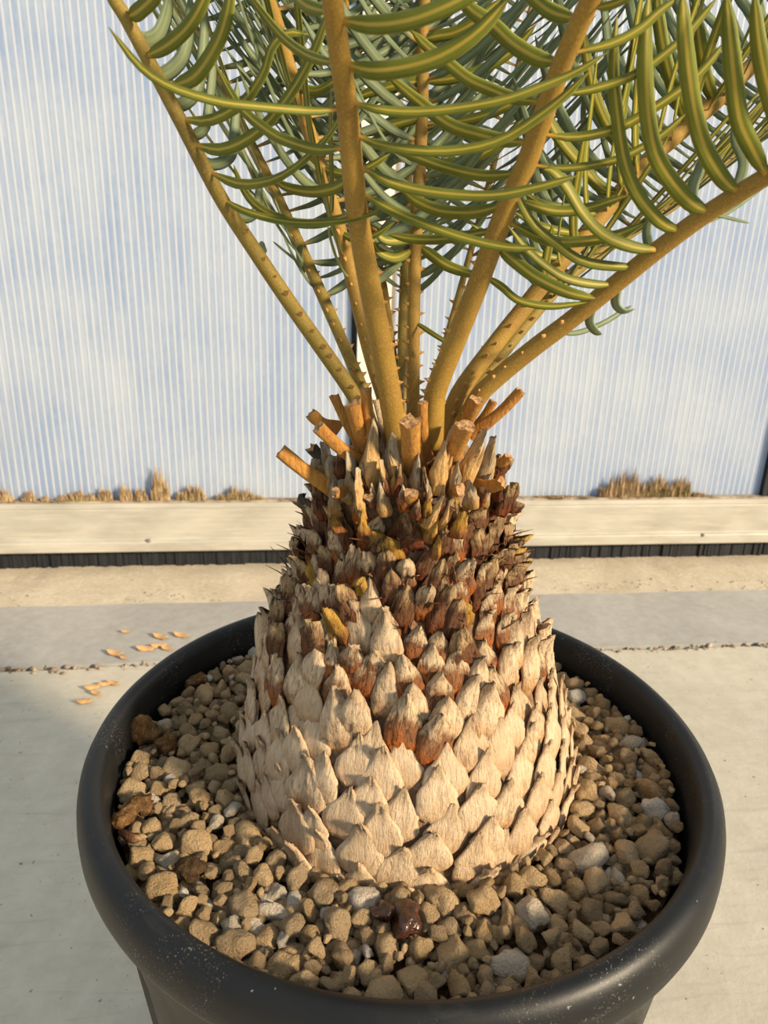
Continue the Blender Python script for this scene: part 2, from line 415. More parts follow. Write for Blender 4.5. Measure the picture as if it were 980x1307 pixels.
def panel(u0, u1):
    b = MB(); b.box((u0, 0.004, zr_top - 0.01), (u1, 0.012, ZT)); 
    o = obj('polycarbonate_panel', b.mesh('polycarbonate_panel', M['sheet'], False), wall)
    r = MB(); x = u0 + 0.006
    while x < u1 - 0.004:
        r.add([(x - 0.0034, 0.0041, zr_top), (x, 0.0026, zr_top), (x + 0.0034, 0.0041, zr_top), (x - 0.0034, 0.0041, ZT), (x, 0.0026, ZT), (x + 0.0034, 0.0041, ZT)],
              [(0, 1, 4, 3), (1, 2, 5, 4)])
        x += PITCH_RIB
    rb = obj('ribs', r.mesh('ribs', M['rib'], True), o); rb['kind'] = 'stuff'
panel(ub0 - 2.9, ub0); panel(um1 + 0.004, ur); panel(ur + 0.10, 3.2)
def bar(name, u0, u1, y0, y1, mat):
    b = MB(); b.box((u0, y0, zr_top - 0.002), (u1, y1, ZT)); return obj(name, b.mesh(name, mat, False), wall)
bar('rubber_gasket', ub0, ub1, -0.004, 0.014, M['seal'])
bar('mullion', ub1, um1 - 0.006, -0.016, 0.02, M['cream'])
bar('rubber_gasket', um1 - 0.006, um1 + 0.004, -0.001, 0.014, M['screw'])
bar('rubber_gasket', ur, ur + 0.02, -0.012, 0.016, M['seal'])
bar('mullion', ur + 0.02, ur + 0.10, -0.016, 0.02, M['cream'])
# dark silicone bead along the ledge
b = MB(); b.box((-3.2, -0.020, zr_top), (3.2, 0.004, zr_top + 0.004)); obj('sealant_bead', b.mesh('sealant_bead', M['rubble'], False), wall)

# moss tufts on the ledge
def tuft(x0, x1, ytop, green, spike, label):
    u0, z = wu(x0, 638, 0.006); u1, _ = wu(x1, 638, 0.006); zt = wu((x0 + x1) / 2, ytop, 0.006)[1]
    h = zt - zr_top; c = (u0 + u1) / 2; W = u1 - u0
    root = empty('moss_tuft', wall_pt(c, 0.008, zr_top + 0.003)); root.rotation_euler = (0, 0, WY)
    tag(root, label, 'moss', 'moss tufts along the ledge')
    for nm, mat, sh, ht in (('dry_stalks', M['moss_brown'], 0.0, 1.0), ('cushion', M['moss_green' if green else 'moss_brown'], 0.0, 0.55)):
        b = MB(); n = int(60 + W * 2600)
        for k in range(n):
            x = random.uniform(-W / 2, W / 2); y = random.uniform(-0.009, 0.004)
            cl = 0.55 + 0.45 * noise.noise((x * 45 + c * 31, 0.3, 4.0 if spike else 1.0)) + random.uniform(-0.15, 0.15)
            dome = 1 - .55 * (2 * x / W) ** 4 if not spike else 1 - .6 * (2 * x / W) ** 2
            hh = max(0.005, h * ht * dome * min(1.0, cl + (0.15 if not spike else .1)) * random.uniform(.6, 1.05)); a = random.uniform(0, pi); wd = random.uniform(0.0006, 0.0014)
            dx, dy = cos(a) * wd, sin(a) * wd; lx, ly = random.uniform(-.004, .004), random.uniform(-.003, .002)
            q = lambda s, t: (x + s * dx + lx * t, y + s * dy + ly * t, hh * t)
            b.add([q(-1, 0), q(1, 0), q(1.1, .55), q(-1.1, .55), q(.3, 1), q(-.3, 1), (x + lx * .5 - dy, y + ly * .5 + dx, hh * .5)],
                  [(0, 1, 2, 3), (3, 2, 4, 5), (0, 6, 5), (1, 4, 6)])
        o = obj(nm, b.mesh(nm, mat, False), root); o['kind'] = 'stuff'
TUFTS = [(-8, 17, 612, 0, 1, 'brown mossy tuft with a pointed tip on the rail ledge'),
 (30, 46, 624, 0, 0, 'small square brown moss tuft on the rail ledge'), (54, 63, 630, 1, 0, 'tiny green moss tuft on the rail ledge'),
 (74, 126, 624, 1, 0, 'long low green-brown moss patch on the rail ledge'), (127, 144, 616, 0, 0, 'square brown moss block beside the long green-brown patch'),
 (154, 170, 615, 0, 0, 'square tan moss block beside the square brown moss block'), (172, 189, 615, 0, 0, 'square tan moss block beside the tall spiky tuft'),
 (194, 217, 588, 0, 1, 'tall spiky brown moss tuft on the rail ledge'), (226, 262, 606, 1, 1, 'brown moss tuft with two thin spikes'),
 (277, 336, 617, 1, 1, 'dense green-centred moss patch left of the cycad trunk'), (683, 727, 632, 0, 0, 'thin low moss film right of the cycad trunk'),
 (763, 826, 592, 0, 1, 'tall feathery dry moss clump on the rail ledge'), (822, 850, 605, 1, 0, 'olive moss cushion between two other clumps'),
 (850, 878, 607, 1, 0, 'rounded olive-green moss cushion on the rail ledge'), (880, 902, 627, 0, 0, 'small low brown moss tuft near the dark post')]
random.seed(11)
for a in TUFTS: tuft(*a)

# ------------------------------------------------------------------ pot
pot = empty('plant_pot', (0, 0, 0)); tag(pot, 'large round black plastic pot with a thick rolled rim', 'plant pot')
rim_prof = [(0.2135, -0.030), (0.2160, -0.010), (0.2180, -0.004), (0.2205, -0.0012), (0.2240, 0.0), (0.2275, -0.0010), (0.2310, -0.0042), (0.2336, -0.0090),
            (0.2348, -0.0145), (0.2354, -0.022), (0.2352, -0.0295), (0.2340, -0.0335), (0.2310, -0.0358), (0.2260, -0.0362), (0.2190, -0.0350)]
v, f = lathe([(r, H + z) for r, z in rim_prof], 192)
obj('rim', mesh('rim', v, f, M['pot']), pot)
def pot_body():
    v, f = [], []; SEG, NZ = 288, 44; NP = 12
    for j in range(NZ + 1):
        t = j / NZ; z = H - 0.034 - t * (H - 0.034 - 0.004)
        for k in range(SEG):
            a = 2 * pi * k / SEG; r = 0.2225 - 0.042 * t
            ph = ((a / (2 * pi) * NP + 0.3) % 1.0) * 2 - 1            # -1..1 over one arched panel
            arch = 0.10 + 0.20 * abs(ph / 0.80) ** 2.2                   # arch-shaped recess
            e = min(1.0, max(0.0, (t - arch) / 0.03)) * min(1.0, max(0.0, (0.80 - abs(ph)) / 0.07))
            r -= 0.0055 * e
            v.append((r * cos(a), r * sin(a), z))
    for j in range(NZ):
        for k in range(SEG):
            k2 = (k + 1) % SEG; f.append((j * SEG + k, (j + 1) * SEG + k, (j + 1) * SEG + k2, j * SEG + k2))
    f.append(tuple(reversed(range(NZ * SEG, (NZ + 1) * SEG))))
    return mesh('body', v, f, M['pot'])
obj('body', pot_body(), pot)
v, f = lathe([(0.2136, H - 0.028), (0.2125, H - 0.05), (0.2080, H - 0.12), (0.1800, H - 0.36), (0.001, H - 0.36)], 144)
obj('inner_wall', mesh('inner_wall', v, f, M['pot']), pot)
PZ = H - 0.026                                           # level of the pebbles
def soil_disc():
    v, f = [], []; NR, SEG = 22, 96
    for j in range(NR + 1):
        r = 0.2085 * j / NR
        for k in range(SEG):
            a = 2 * pi * k / SEG; x, y = r * cos(a), r * sin(a)
            v.append((x, y, PZ - 0.013 + 0.003 * noise.noise((x * 40, y * 40, 0))))
    for j in range(NR):
        for k in range(SEG):
            k2 = (k + 1) % SEG; f.append((j * SEG + k, j * SEG + k2, (j + 1) * SEG + k2, (j + 1) * SEG + k))
    return mesh('potting_soil', v, f, M['soil'])
s_ = obj('potting_soil', soil_disc()); tag(s_, 'dark crumbly soil under the pumice in the pot', 'soil', kind='stuff')

# ------------------------------------------------------------------ cycad trunk
cycad = empty('cycad', (0, 0, PZ)); tag(cycad, 'cycad with a stout scaly trunk and long green pinnate fronds', 'cycad')
INV = Matrix.Translation((0, 0, -PZ))
def part(name, me, parent=None, mat4=None):
    o = obj(name, me, parent or cycad)
    base = INV if (parent is None or parent is cycad) else Matrix.Identity(4)
    o.matrix_local = base @ (mat4 if mat4 is not None else Matrix.Identity(4)); return o
PROF = [(0.340, 0.126), (0.383, 0.1300), (0.42, 0.1255), (0.46, 0.1145), (0.49, 0.1020), (0.52, 0.0880), (0.55, 0.0765), (0.58, 0.0660), (0.60, 0.0585), (0.62, 0.0500), (0.645, 0.0400), (0.66, 0.020)]
def prad(z):
    for (z0, r0), (z1, r1) in zip(PROF, PROF[1:]):
        if z <= z1: return r0 + (r1 - r0) * max(0, (z - z0)) / (z1 - z0)
    return 0.02
def pslope(z): return (prad(z + 0.008) - prad(z - 0.008)) / 0.016
def axis(z): return V((0.006 - 0.055 * max(0, min(z - 0.383, 0.13)), 0.004, 0))
v, f = [], []
for j in range(60):
    z = 0.345 + (0.662 - 0.345) * j / 59
    for k in range(72):
        a = 2 * pi * k / 72; r = prad(z) - 0.003 + 0.004 * noise.noise((cos(a) * 6, sin(a) * 6, z * 40)); c = axis(z)
        v.append((c.x + r * cos(a), c.y + r * sin(a), z))
for j in range(59):
    for k in range(72):
        k2 = (k + 1) % 72; f.append((j * 72 + k, j * 72 + k2, (j + 1) * 72 + k2, (j + 1) * 72 + k))
f.append(tuple(range(59 * 72, 60 * 72)))
part('trunk_core', mesh('trunk_core', v, f, M['core']))

def lerp_tab(tab, t):
    for (a, x), (b, y) in zip(tab, tab[1:]):
        if t <= b: return x + (y - x) * (t - a) / (b - a)
    return tab[-1][1]
def scale_mesh(w, L, mat, seed, kind):
    """one leaf base: local x across, y outward, z up; a closed thick shell"""
    rnd = random.Random(seed); NU, NV = 8, 12
    if kind == 'low':
        hwt = [(0, .45), (.18, .94), (.36, 1.04), (.54, .90), (.68, .62), (.80, .40), (.92, .27), (1, .13)]
        yt = [(0, .002), (.15, .0046), (.45, .0056), (.75, .0056), (1, .0058 + rnd.uniform(0, .006))]; th = .0042
    elif kind == 'mid':
        hwt = [(0, .50), (.2, .9), (.4, 1.0), (.6, .88), (.8, .56), (.93, .30), (1, .12)]
        yt = [(0, .0), (.25, .0060), (.55, .0090), (.8, .0105), (1, .0130 + rnd.uniform(-.002, .006))]; th = .0048
    elif kind == 'top':
        hwt = [(0, .6), (.3, 1.0), (.55, .9), (.8, .66), (.93, .42), (1, .16)]
        yt = [(0, .0), (.3, .005), (.6, .0085), (.85, .0115 + rnd.uniform(-.002, .004)), (1, .014 + rnd.uniform(-.006, .009))]; th = .0032
    else:                                                 # tall bract
        hwt = [(0, .8), (.3, 1.0), (.6, .72), (.82, .36), (.94, .2), (1, .1)]
        yt = [(0, .0), (.3, .003), (.65, .004), (1, .001 + rnd.uniform(-.001, .004))]; th = .003
    skew = rnd.uniform(-.22, .22); o3 = rnd.uniform(0, 50); cut = rnd.random() < (.25 if kind != 'bract' else .35)
    wr = {'low': .0012, 'mid': .0027, 'top': .0034, 'bract': .0030}[kind]
    v, uv, f = [], [], []
    for side in (0, 1):
        for j in range(NV + 1):
            t = j / NV; hw = w / 2 * lerp_tab(hwt, t); hw *= 1 + (.34 if kind in ('bract', 'top') else .16) * noise.noise((t * 4, o3, 1))
            if cut: hw = max(hw, w * .17)
            for i in range(NU + 1):
                s = i / NU * 2 - 1
                e = 1 + (.10 * noise.noise((t * 9, s * 2, o3)) if abs(s) > .9 else 0)
                x = s * hw * e + skew * w * .5 * t * t
                z = t * L * (1 - .06 * s * s) + (.05 * L * noise.noise((s * 3, o3, 9)) * (t > .75))
                y = lerp_tab(yt, t) * (1 - (.38 if kind == 'low' else .6) * abs(s) ** (4.0 if kind == 'low' else 2.2)) if kind != 'bract' else lerp_tab(yt, t) + .006 * (1 - s * s)
                y += wr * noise.noise((s * 4.5, t * 1.8, o3)) + wr * .6 * noise.noise((s * 9, t * 4, o3 + 7)) + .0012 * noise.noise((s * 1.3, t * 2.2, o3 + 3))
                if side: y -= th * (1 - .55 * t) * (1 - .35 * s * s) + (0.004 if t < .1 else 0)
                v.append((x, y, z)); uv.append(((s + 1) / 2, t))
    n = (NU + 1) * (NV + 1)
    for j in range(NV):
        for i in range(NU):
            a = j * (NU + 1) + i
            f.append((a, a + 1, a + NU + 2, a + NU + 1)); f.append((n + a, n + a + NU + 1, n + a + NU + 2, n + a + 1))
    for j in range(NV):
        a, b2 = j * (NU + 1), (j + 1) * (NU + 1); f.append((a, b2, b2 + n, a + n))
        a += NU; b2 += NU; f.append((b2, a, a + n, b2 + n))
    for i in range(NU):
        f.append((i + 1, i, i + n, i + 1 + n)); a = NV * (NU + 1) + i; f.append((a, a + 1, a + 1 + n, a + n))
    # front should face +y: quads above run x then z -> normal -y; flip
    f = [tuple(reversed(q)) for q in f]
    return mesh('leaf_base', v, f, mat, uv)
VAR = {}
def variants(key, n, w, L, mat, kind):
    VAR[key] = [scale_mesh(w, L, M[mat], hash_(key) + i * 13, kind) for i in range(n)]
def hash_(s): return sum(ord(c) * (i + 3) for i, c in enumerate(s))
variants('pale', 14, .0345, .0450, 'scale_pale', 'low')
variants('tanlow', 8, .0330, .0445, 'scale_tan', 'low')
variants('tan', 9, .0250, .042, 'scale_tan', 'mid')
variants('rust', 8, .0250, .038, 'scale_rust', 'mid')
variants('dark', 9, .0190, .034, 'scale_dark', 'top')
variants('rusttop', 4, .0190, .032, 'scale_rust', 'top')
variants('ochre', 4, .0190, .026, 'scale_ochre', 'top')
random.seed(21)
GA = pi * (3 - sqrt(5)); z = 0.346; i = 0; hidden = MB(); nsc = 0
while z < 0.612:
    t = (z - 0.352) / 0.26
    w = lerp_tab([(0, .0290), (.35, .0270), (.5, .0235), (.62, .0200), (.8, .0165), (1, .0160)], t)
    r = prad(z); z += w * w * .66 / (2 * pi * r)
    a = i * GA + random.uniform(-.05, .05); i += 1
    zz = z + random.uniform(-.003, .003)
    # the rusty zone reaches lower on one side, as the trunk shows
    tt = t + .05 * noise.noise((cos(a) * 2, sin(a) * 2, 3)) + random.uniform(-.04, .04)
    if tt < .49: key = random.choices(['pale', 'tanlow'], [.90 if tt < .3 else .62, .10 if tt < .3 else .38])[0]
    elif tt < .57: key = random.choices(['tan', 'rust'], [.74, .26])[0]
    elif tt < .72: key = random.choices(['tan', 'rust', 'dark'], [.20, .56, .24])[0]
    elif tt < .82: key = random.choices(['dark', 'rust', 'tan', 'ochre'], [.48, .34, .12, .06])[0]
    else: key = random.choices(['dark', 'rusttop', 'ochre'], [.62, .24, .14])[0]
    me = random.choice(VAR[key]); base_w = {'pale': .0345, 'tanlow': .033, 'tan': .025, 'rust': .025}.get(key, .019)
    s = w / base_w * random.uniform(.96, 1.13); sl = s * random.uniform(.9, 1.18)
    c = axis(zz); out = V((cos(a), sin(a), 0)); lean = atan2(-pslope(zz), 1.0)
    zax = V((0, 0, 1)) * cos(lean) - out * sin(lean); yax = out * cos(lean) + V((0, 0, 1)) * sin(lean)
    flare = {'pale': .05, 'tanlow': .08, 'tan': .14, 'rust': .14}.get(key, .22) * random.uniform(.2, 1.3)
    zax = (zax + yax * flare).normalized(); xax = -zax.cross(yax).normalized() if False else yax.cross(zax).normalized()
    yax = zax.cross(xax).normalized()
    twist = random.uniform(-.10, .10) * (1 if key in ('pale', 'tanlow') else 2.0 if key in ('tan', 'rust') else 3.6)
    R = Matrix((xax, yax, zax)).transposed().to_4x4() @ Matrix.Rotation(twist, 4, 'Y')
    pos = V((c.x, c.y, zz - .012)) + out * (prad(zz - .012) - .0035 + random.uniform(-.001, .002))
    T4 = Matrix.Translation(pos) @ R @ Matrix.Diagonal((s, s * .96, sl, 1))
    view = (CAM - pos); facing = out.dot(V((view.x, view.y, 0)).normalized())
    if facing > -0.12 and nsc < 300:
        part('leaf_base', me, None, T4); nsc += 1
    else:
        hidden.add([T4 @ vv.co for vv in me.vertices], [tuple(p.vertices) for p in me.polygons], [(0.5, .5)] * len(me.vertices))
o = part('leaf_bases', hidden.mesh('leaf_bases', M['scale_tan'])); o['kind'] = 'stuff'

# cut petiole stubs: (base px, tip px, depth at base, depth at tip, width px, material)
STUBS = [((423, 622), (358, 576), -.042, -.052, 19, 'stub'), ((428, 596), (397, 572), -.010, -.016, 15, 'stub_grey'),
 ((424, 545), (396, 528), .004, .000, 15, 'stub'), ((463, 590), (406, 544), -.050, -.072, 17, 'stub'), ((470, 575), (450, 516), -.050, -.062, 20, 'stub'),
 ((455, 560), (426, 505), -.020, -.018, 12, 'stub'), ((471, 545), (467, 496), -.056, -.060, 13, 'stub'), ((444, 622), (427, 628), -.058, -.076, 14, 'stub'),
 ((527, 592), (524, 537), -.058, -.080, 26, 'stub'), ((541, 572), (539, 513), -.054, -.064, 13, 'stub'), ((570, 592), (594, 543), -.054, -.082, 25, 'stub'),
 ((588, 548), (608, 510), -.040, -.058, 17, 'stub'), ((614, 546), (665, 499), -.020, -.030, 14, 'stub'), ((606, 545), (630, 511), -.012, -.016, 11, 'stub'),
 ((632, 592), (650, 583), -.030, -.036, 13, 'stub'), ((566, 618), (588, 625), -.056, -.082, 16, 'stub'), ((612, 618), (642, 615), -.048, -.064, 16, 'stub'),
 ((523, 645), (524, 629), -.060, -.086, 18, 'stub'), ((498, 575), (480, 510), -.046, -.040, 10, 'scale_rust'), ((514, 560), (511, 492), -.040, -.044, 9, 'scale_rust'),
 ((552, 655), (556, 640), -.058, -.078, 13, 'stub_grey'), ((478, 650), (470, 634), -.058, -.076, 13, 'stub_grey')]
random.seed(5)
for (b0, t0, y0, y1, wpx, mat) in STUBS:
    p0, p1 = on_y(*b0, y0), on_y(*t0, y1); mid = (p0 + p1) / 2 + V((0, 0, -.002)); ext = p0 + (p0 - p1) * .25
    P = smoothpath([ext, p0, mid, p1], 9); r = wpx * depth(p1) / FPX / 2
    R = [r * k * (1 + .10 * noise.noise((i_ * .8, wpx, b0[0]))) for i_, k in enumerate((1.9, 1.7, 1.45, 1.25, 1.12, 1.04, 1.0, 1.0, 1.05))]
    v, f, uv = tube_geo(P, R, 14, False, .74)
    for q in range(9 * 14):                               # ridged, shrunken skin
        k_ = q % 14; ctr = P[q // 14]
        v[q] = ctr + (v[q] - ctr) * (1 + .10 * cos(2 * pi * k_ / 14 * 3 + b0[0]) + .16 * noise.noise((k_ * .9, q // 14 * .25, b0[0])))
    for q in range(8 * 14, 9 * 14): v[q] = v[q] + (P[-1] - P[-2]).normalized() * (r * .9 * noise.noise((q * 1.7, b0[0], 0)))
    uv = [(uu, vv / max(uv[-1][1], 1e-6)) for uu, vv in uv]
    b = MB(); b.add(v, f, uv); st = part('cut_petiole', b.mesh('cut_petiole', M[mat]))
    ring = v[8 * 14:9 * 14]; cc = sum(ring, V()) / 14; T = (P[-1] - P[-2]).normalized()
    inner = [cc + (q - cc) * .62 - T * r * .05 for q in ring]; b = MB()
    b.add(ring + inner + [cc + T * r * .08], [(k, (k + 1) % 14, 14 + (k + 1) % 14, 14 + k) for k in range(14)] + [(14 + k, 14 + (k + 1) % 14, 28) for k in range(14)])
    part('cut_face', b.mesh('cut_face', M['cut']), st)

# pale and grey bracts between the petioles: base px, tip px, depth, width px
BRACTS = [((470, 640), (476, 533), -.064, 30, 'bract'), ((504, 620), (500, 531), -.060, 34, 'bract_grey'), ((515, 640), (497, 575), -.066, 26, 'bract'), ((531, 640), (534, 578), -.070, 26, 'bract_grey'),
 ((561, 632), (578, 536), -.066, 28, 'bract'), ((557, 632), (569, 559), -.074, 26, 'bract'), ((590, 628), (618, 545), -.058, 34, 'bract'), ((578, 636), (583, 588), -.072, 18, 'bract_grey'),
 ((452, 640), (449, 574), -.062, 24, 'bract_grey'), ((460, 665), (456, 596), -.076, 14, 'bract'), ((616, 622), (630, 556), -.046, 22, 'bract_grey'), ((430, 640), (417, 562), -.020, 22, 'bract_grey'),
 ((545, 676), (564, 631), -.080, 18, 'bract'), ((636, 640), (632, 580), -.030, 24, 'scale_dark'), ((604, 650), (596, 612), -.074, 24, 'bract_grey'), ((490, 660), (487, 606), -.074, 20, 'bract_grey'),
 ((463, 684), (462, 650), -.086, 17, 'scale_ochre'), ((585, 688), (588, 652), -.086, 26, 'scale_ochre'), ((548, 694), (556, 664), -.090, 15, 'scale_ochre'), ((556, 715), (560, 682), -.094, 12, 'scale_ochre'),
 ((640, 660), (648, 618), -.040, 14, 'scale_dark'), ((395, 650), (384, 630), -.020, 10, 'stub_grey'), ((652, 655), (662, 640), -.030, 8, 'scale_dark'), ((412, 665), (404, 615), -.040, 20, 'scale_dark'), ((425, 660), (428, 610), -.058, 18, 'bract_grey')]
_r = random.Random(4)
for k in range(34):                                       # torn sheaths crowding the neck
    x = _r.uniform(398, 652); y = _r.uniform(618, 690) - 10 * abs((x - 522) / 130); q = (x - 522) / 132
    BRACTS.append(((x, y), (x + _r.uniform(-9, 9) + 8 * q, y - _r.uniform(24, 48)), -.082 * sqrt(max(.05, 1 - q * q)) + .006 - (y - 640) * .00022, _r.uniform(11, 22),
                   _r.choice(['scale_dark', 'scale_rust', 'bract_grey', 'scale_dark', 'bract', 'scale_ochre', 'scale_dark'])))
for k, (b0, t0, Y, wpx, mat) in enumerate(BRACTS):
    p0 = on_y(*b0, Y); p1 = on_y(*t0, Y + .004); zax = (p1 - p0); L = zax.length; zax.normalize()
    out = V((p0.x, p0.y - .004, 0)).normalized(); yax = (out * .75 + V((0, -.4, 0))); xax = yax.cross(zax).normalized(); yax = zax.cross(xax).normalized()
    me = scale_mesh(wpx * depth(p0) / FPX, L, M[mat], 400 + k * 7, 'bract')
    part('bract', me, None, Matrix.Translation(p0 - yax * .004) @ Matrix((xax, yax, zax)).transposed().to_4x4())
# shaggy dead fibres round the neck
b = MB(); random.seed(9)
for k in range(170):
    a = random.uniform(0, 2 * pi); z = random.uniform(.535, .615); r = prad(z) + .006; c = axis(z)
    p = V((c.x + r * cos(a), c.y + r * sin(a), z)); d = (V((cos(a), sin(a), 0)) * random.uniform(.2, .7) + V((random.uniform(-.4, .4), random.uniform(-.4, .4), random.uniform(.3, 1)))).normalized()
    L = random.uniform(.008, .02); bend = V((random.uniform(-1, 1), random.uniform(-1, 1), random.uniform(-1, .3))) * L * .35
    P = [p, p + d * L * .5, p + d * L + bend]; rr = random.uniform(.0003, .0007)
    v, f, uv = tube_geo(P, [rr * 1.5, rr, rr * .3], 4, True); b.add(v, f, [(u_, random.random()) for u_, _ in uv])
o = part('dead_fibres', b.mesh('dead_fibres', M['scale_dark'])); o['kind'] = 'stuff'

# ------------------------------------------------------------------ fronds
def leaflet_geo(P, W0, wid, curl=0.25, seg=None):
    """thin closed strip along P; W0 = across direction at the base; underside = -(T x W)... both faces get own material"""
    T = tangents(P); n = len(P); v, uv, f, mi = [], [], [], []
    w = W0
    cols = [-1, -.55, -.13, 0, .13, .55, 1]; K = len(cols)
    for i in range(n):
        w = (w - T[i] * w.dot(T[i])).normalized(); nn = T[i].cross(w)
        t = i / (n - 1)
        hw = wid / 2 * lerp_tab([(0, .30), (.03, .36), (.07, .62), (.13, .88), (.25, 1), (.70, .95), (.88, .72), (.96, .38), (1, .05)], t)
        for c_ in cols:
            dep = curl * hw * (c_ * c_) * -1 + (.10 * hw if abs(c_) < .2 else 0)     # margins turned under, midrib proud
            v.append(P[i] + w * (c_ * hw) + nn * dep); uv.append(((c_ + 1) / 2, t))
        for c_ in (-.5, 0, .5):
            v.append(P[i] + w * (c_ * hw) + nn * (-.30 * hw * (1 if c_ else .8) - .0002)); uv.append(((c_ + 1) / 2, t))
    S = K + 3
    for i in range(n - 1):
        a = i * S; b_ = a + S
        for k in range(K - 1): f.append((a + k, a + k + 1, b_ + k + 1, b_ + k)); mi.append(0)
        low = [0, K, K + 1, K + 2, K - 1]
        for k in range(4): f.append((a + low[k + 1], a + low[k], b_ + low[k], b_ + low[k + 1])); mi.append(1)
    return v, f, uv, mi

class Frond:
    def __init__(s, name, px, Y0, Y1, w0, w1, mat, ext=0.25, arch=0.25):
        pts = []; n = len(px); tot = sum(math.dist(px[i], px[i + 1]) for i in range(n - 1)); L = 0
        for i, q in enumerate(px):
            if i: L += math.dist(px[i - 1], px[i])
            t = L / tot; pts.append(on_y(*q, Y0 + (Y1 - Y0) * (t ** 1.15)))
        d = (pts[-1] - pts[-2]).normalized(); out = V((d.x, d.y, 0)); out = out.normalized() if out.length > .02 else V((0, 1, 0))
        s.nin = n
        for k in range(1, 4):
            d = (d + out * arch * .5 - V((0, 0, 1)) * arch * .25).normalized(); pts.append(pts[-1] + d * (ext / 3))
        d0 = (pts[0] - pts[1]).normalized()
        pts.insert(0, pts[0] + d0 * .02)
        s.P = smoothpath(pts, 60); s.T = tangents(s.P)
        R = []
        for i, p in enumerate(s.P):
            t = i / 59; fr = min(1, t * (n + 3) / n)
            wpx = w0 + (w1 - w0) * fr; R.append(wpx * depth(p) / FPX / 2 * (1.25 - .25 * min(1, t / .08)))
        # beyond the frame keep a steady taper
        for i in range(60):
            if i and R[i] > R[i - 1] * 1.0 and i > 6: R[i] = R[i - 1] * .995
        s.R = R; s.name = name
        v, f, uv = tube_geo(s.P, R, 12, True, .9)
        s.o = part('frond', mesh('frond', v, f, mat, uv)); s.count = 0
        s.cum = [0]
        for i in range(1, 60): s.cum.append(s.cum[-1] + (s.P[i] - s.P[i - 1]).length)
        s.L = s.cum[-1]
    def at(s, l):
        for i in range(59):
            if s.cum[i + 1] >= l:
                t = (l - s.cum[i]) / (s.cum[i + 1] - s.cum[i]); return s.P[i].lerp(s.P[i + 1], t), s.T[i].lerp(s.T[i + 1], t).normalized(), s.R[i]
        return s.P[-1], s.T[-1], s.R[-1]
    def local(s): return INV.inverted() @ Matrix.Identity(4)
NLEAF = [0]
def add_leaflet(fr, P, W0, wid, mats, curl=.25):
    v, f, uv, mi = leaflet_geo(P, W0, wid, curl)
    me = mesh('leaflet', v, f, mats, uv, True, mi); NLEAF[0] += 1
    return part('leaflet', me, fr.o)

A_ = Frond('A', [(456, 520), (449, 500), (372, 390), (325, 320), (280, 250), (229, 152), (187, 72), (160, 22), (146, 0), (125, -38)], -.034, -.085, 21, 17, M['rachis_green'], .22, .2)
B_ = Frond('B', [(468, 520), (462, 495), (400, 352), (353, 250), (313, 170), (275, 92), (228, 0)], -.008, .10, 17, 12, M['rachis_green'], .25, .25)
D_ = Frond('D', [(494, 525), (489, 505), (470, 442), (435, 300), (398, 180), (365, 72), (343, 0)], -.022, .03, 20, 17, M['rachis'], .25, .2)
C_ = Frond('C', [(507, 560), (502, 530), (487, 442), (470, 355), (455, 265), (443, 140), (432, 60), (424, 0), (415, -60)], -.056, -.165, 30, 27, M['rachis'], .15, .25)
E_ = Frond('E', [(512, 520), (506, 482), (497, 420), (490, 368), (480, 315), (462, 200), (450, 100), (441, 0)], .010, .16, 11, 8, M['rachis'], .25, .2)
G_ = Frond('G', [(527, 530), (527, 510), (528, 390), (531, 300), (535, 225), (539, 135), (540, 45), (542, 0)], -.012, .055, 17, 19, M['rachis'], .25, .2)
G2 = Frond('G2', [(512, 520), (513, 464), (514, 409), (516, 353), (518, 293), (522, 210), (528, 120), (535, 0)], .006, .17, 13, 10, M['rachis_green'], .25, .2)
F_ = Frond('F', [(553, 530), (557, 497), (582, 433), (610, 363), (643, 273), (672, 208), (690, 157), (714, 90), (736, 38), (753, 0), (776, -50)], -.050, -.165, 28, 27, M['rachis'], .15, .3)
H1 = Frond('H1', [(574, 535), (588, 498), (635, 435), (663, 400), (712, 339), (765, 278), (823, 209), (861, 175), (915, 128), (962, 81), (1010, 35)], -.032, .03, 23, 20, M['rachis'], .2, .3)
H2 = Frond('H2', [(590, 530), (606, 498), (650, 440), (700, 380), (745, 337), (800, 300), (860, 261), (900, 227), (974, 173), (1040, 120)], -.010, .13, 18, 12, M['rachis_green'], .25, .3)
I_ = Frond('I', [(594, 535), (612, 505), (635, 482), (680, 445), (729, 408), (786, 362), (843, 316), (900, 274), (980, 224), (1060, 180)], -.040, -.135, 23, 24, M['rachis'], .2, .35)
K1 = Frond('K1', [(545, 535), (560, 470), (590, 360), (625, 230), (655, 110), (680, 0)], .02, .26, 10, 8, M['rachis_green'], .25, .2)
K2 = Frond('K2', [(505, 525), (495, 460), (478, 350), (450, 220), (410, 90), (385, 0)], .02, .26, 9, 8, M['rachis_green'], .25, .2)

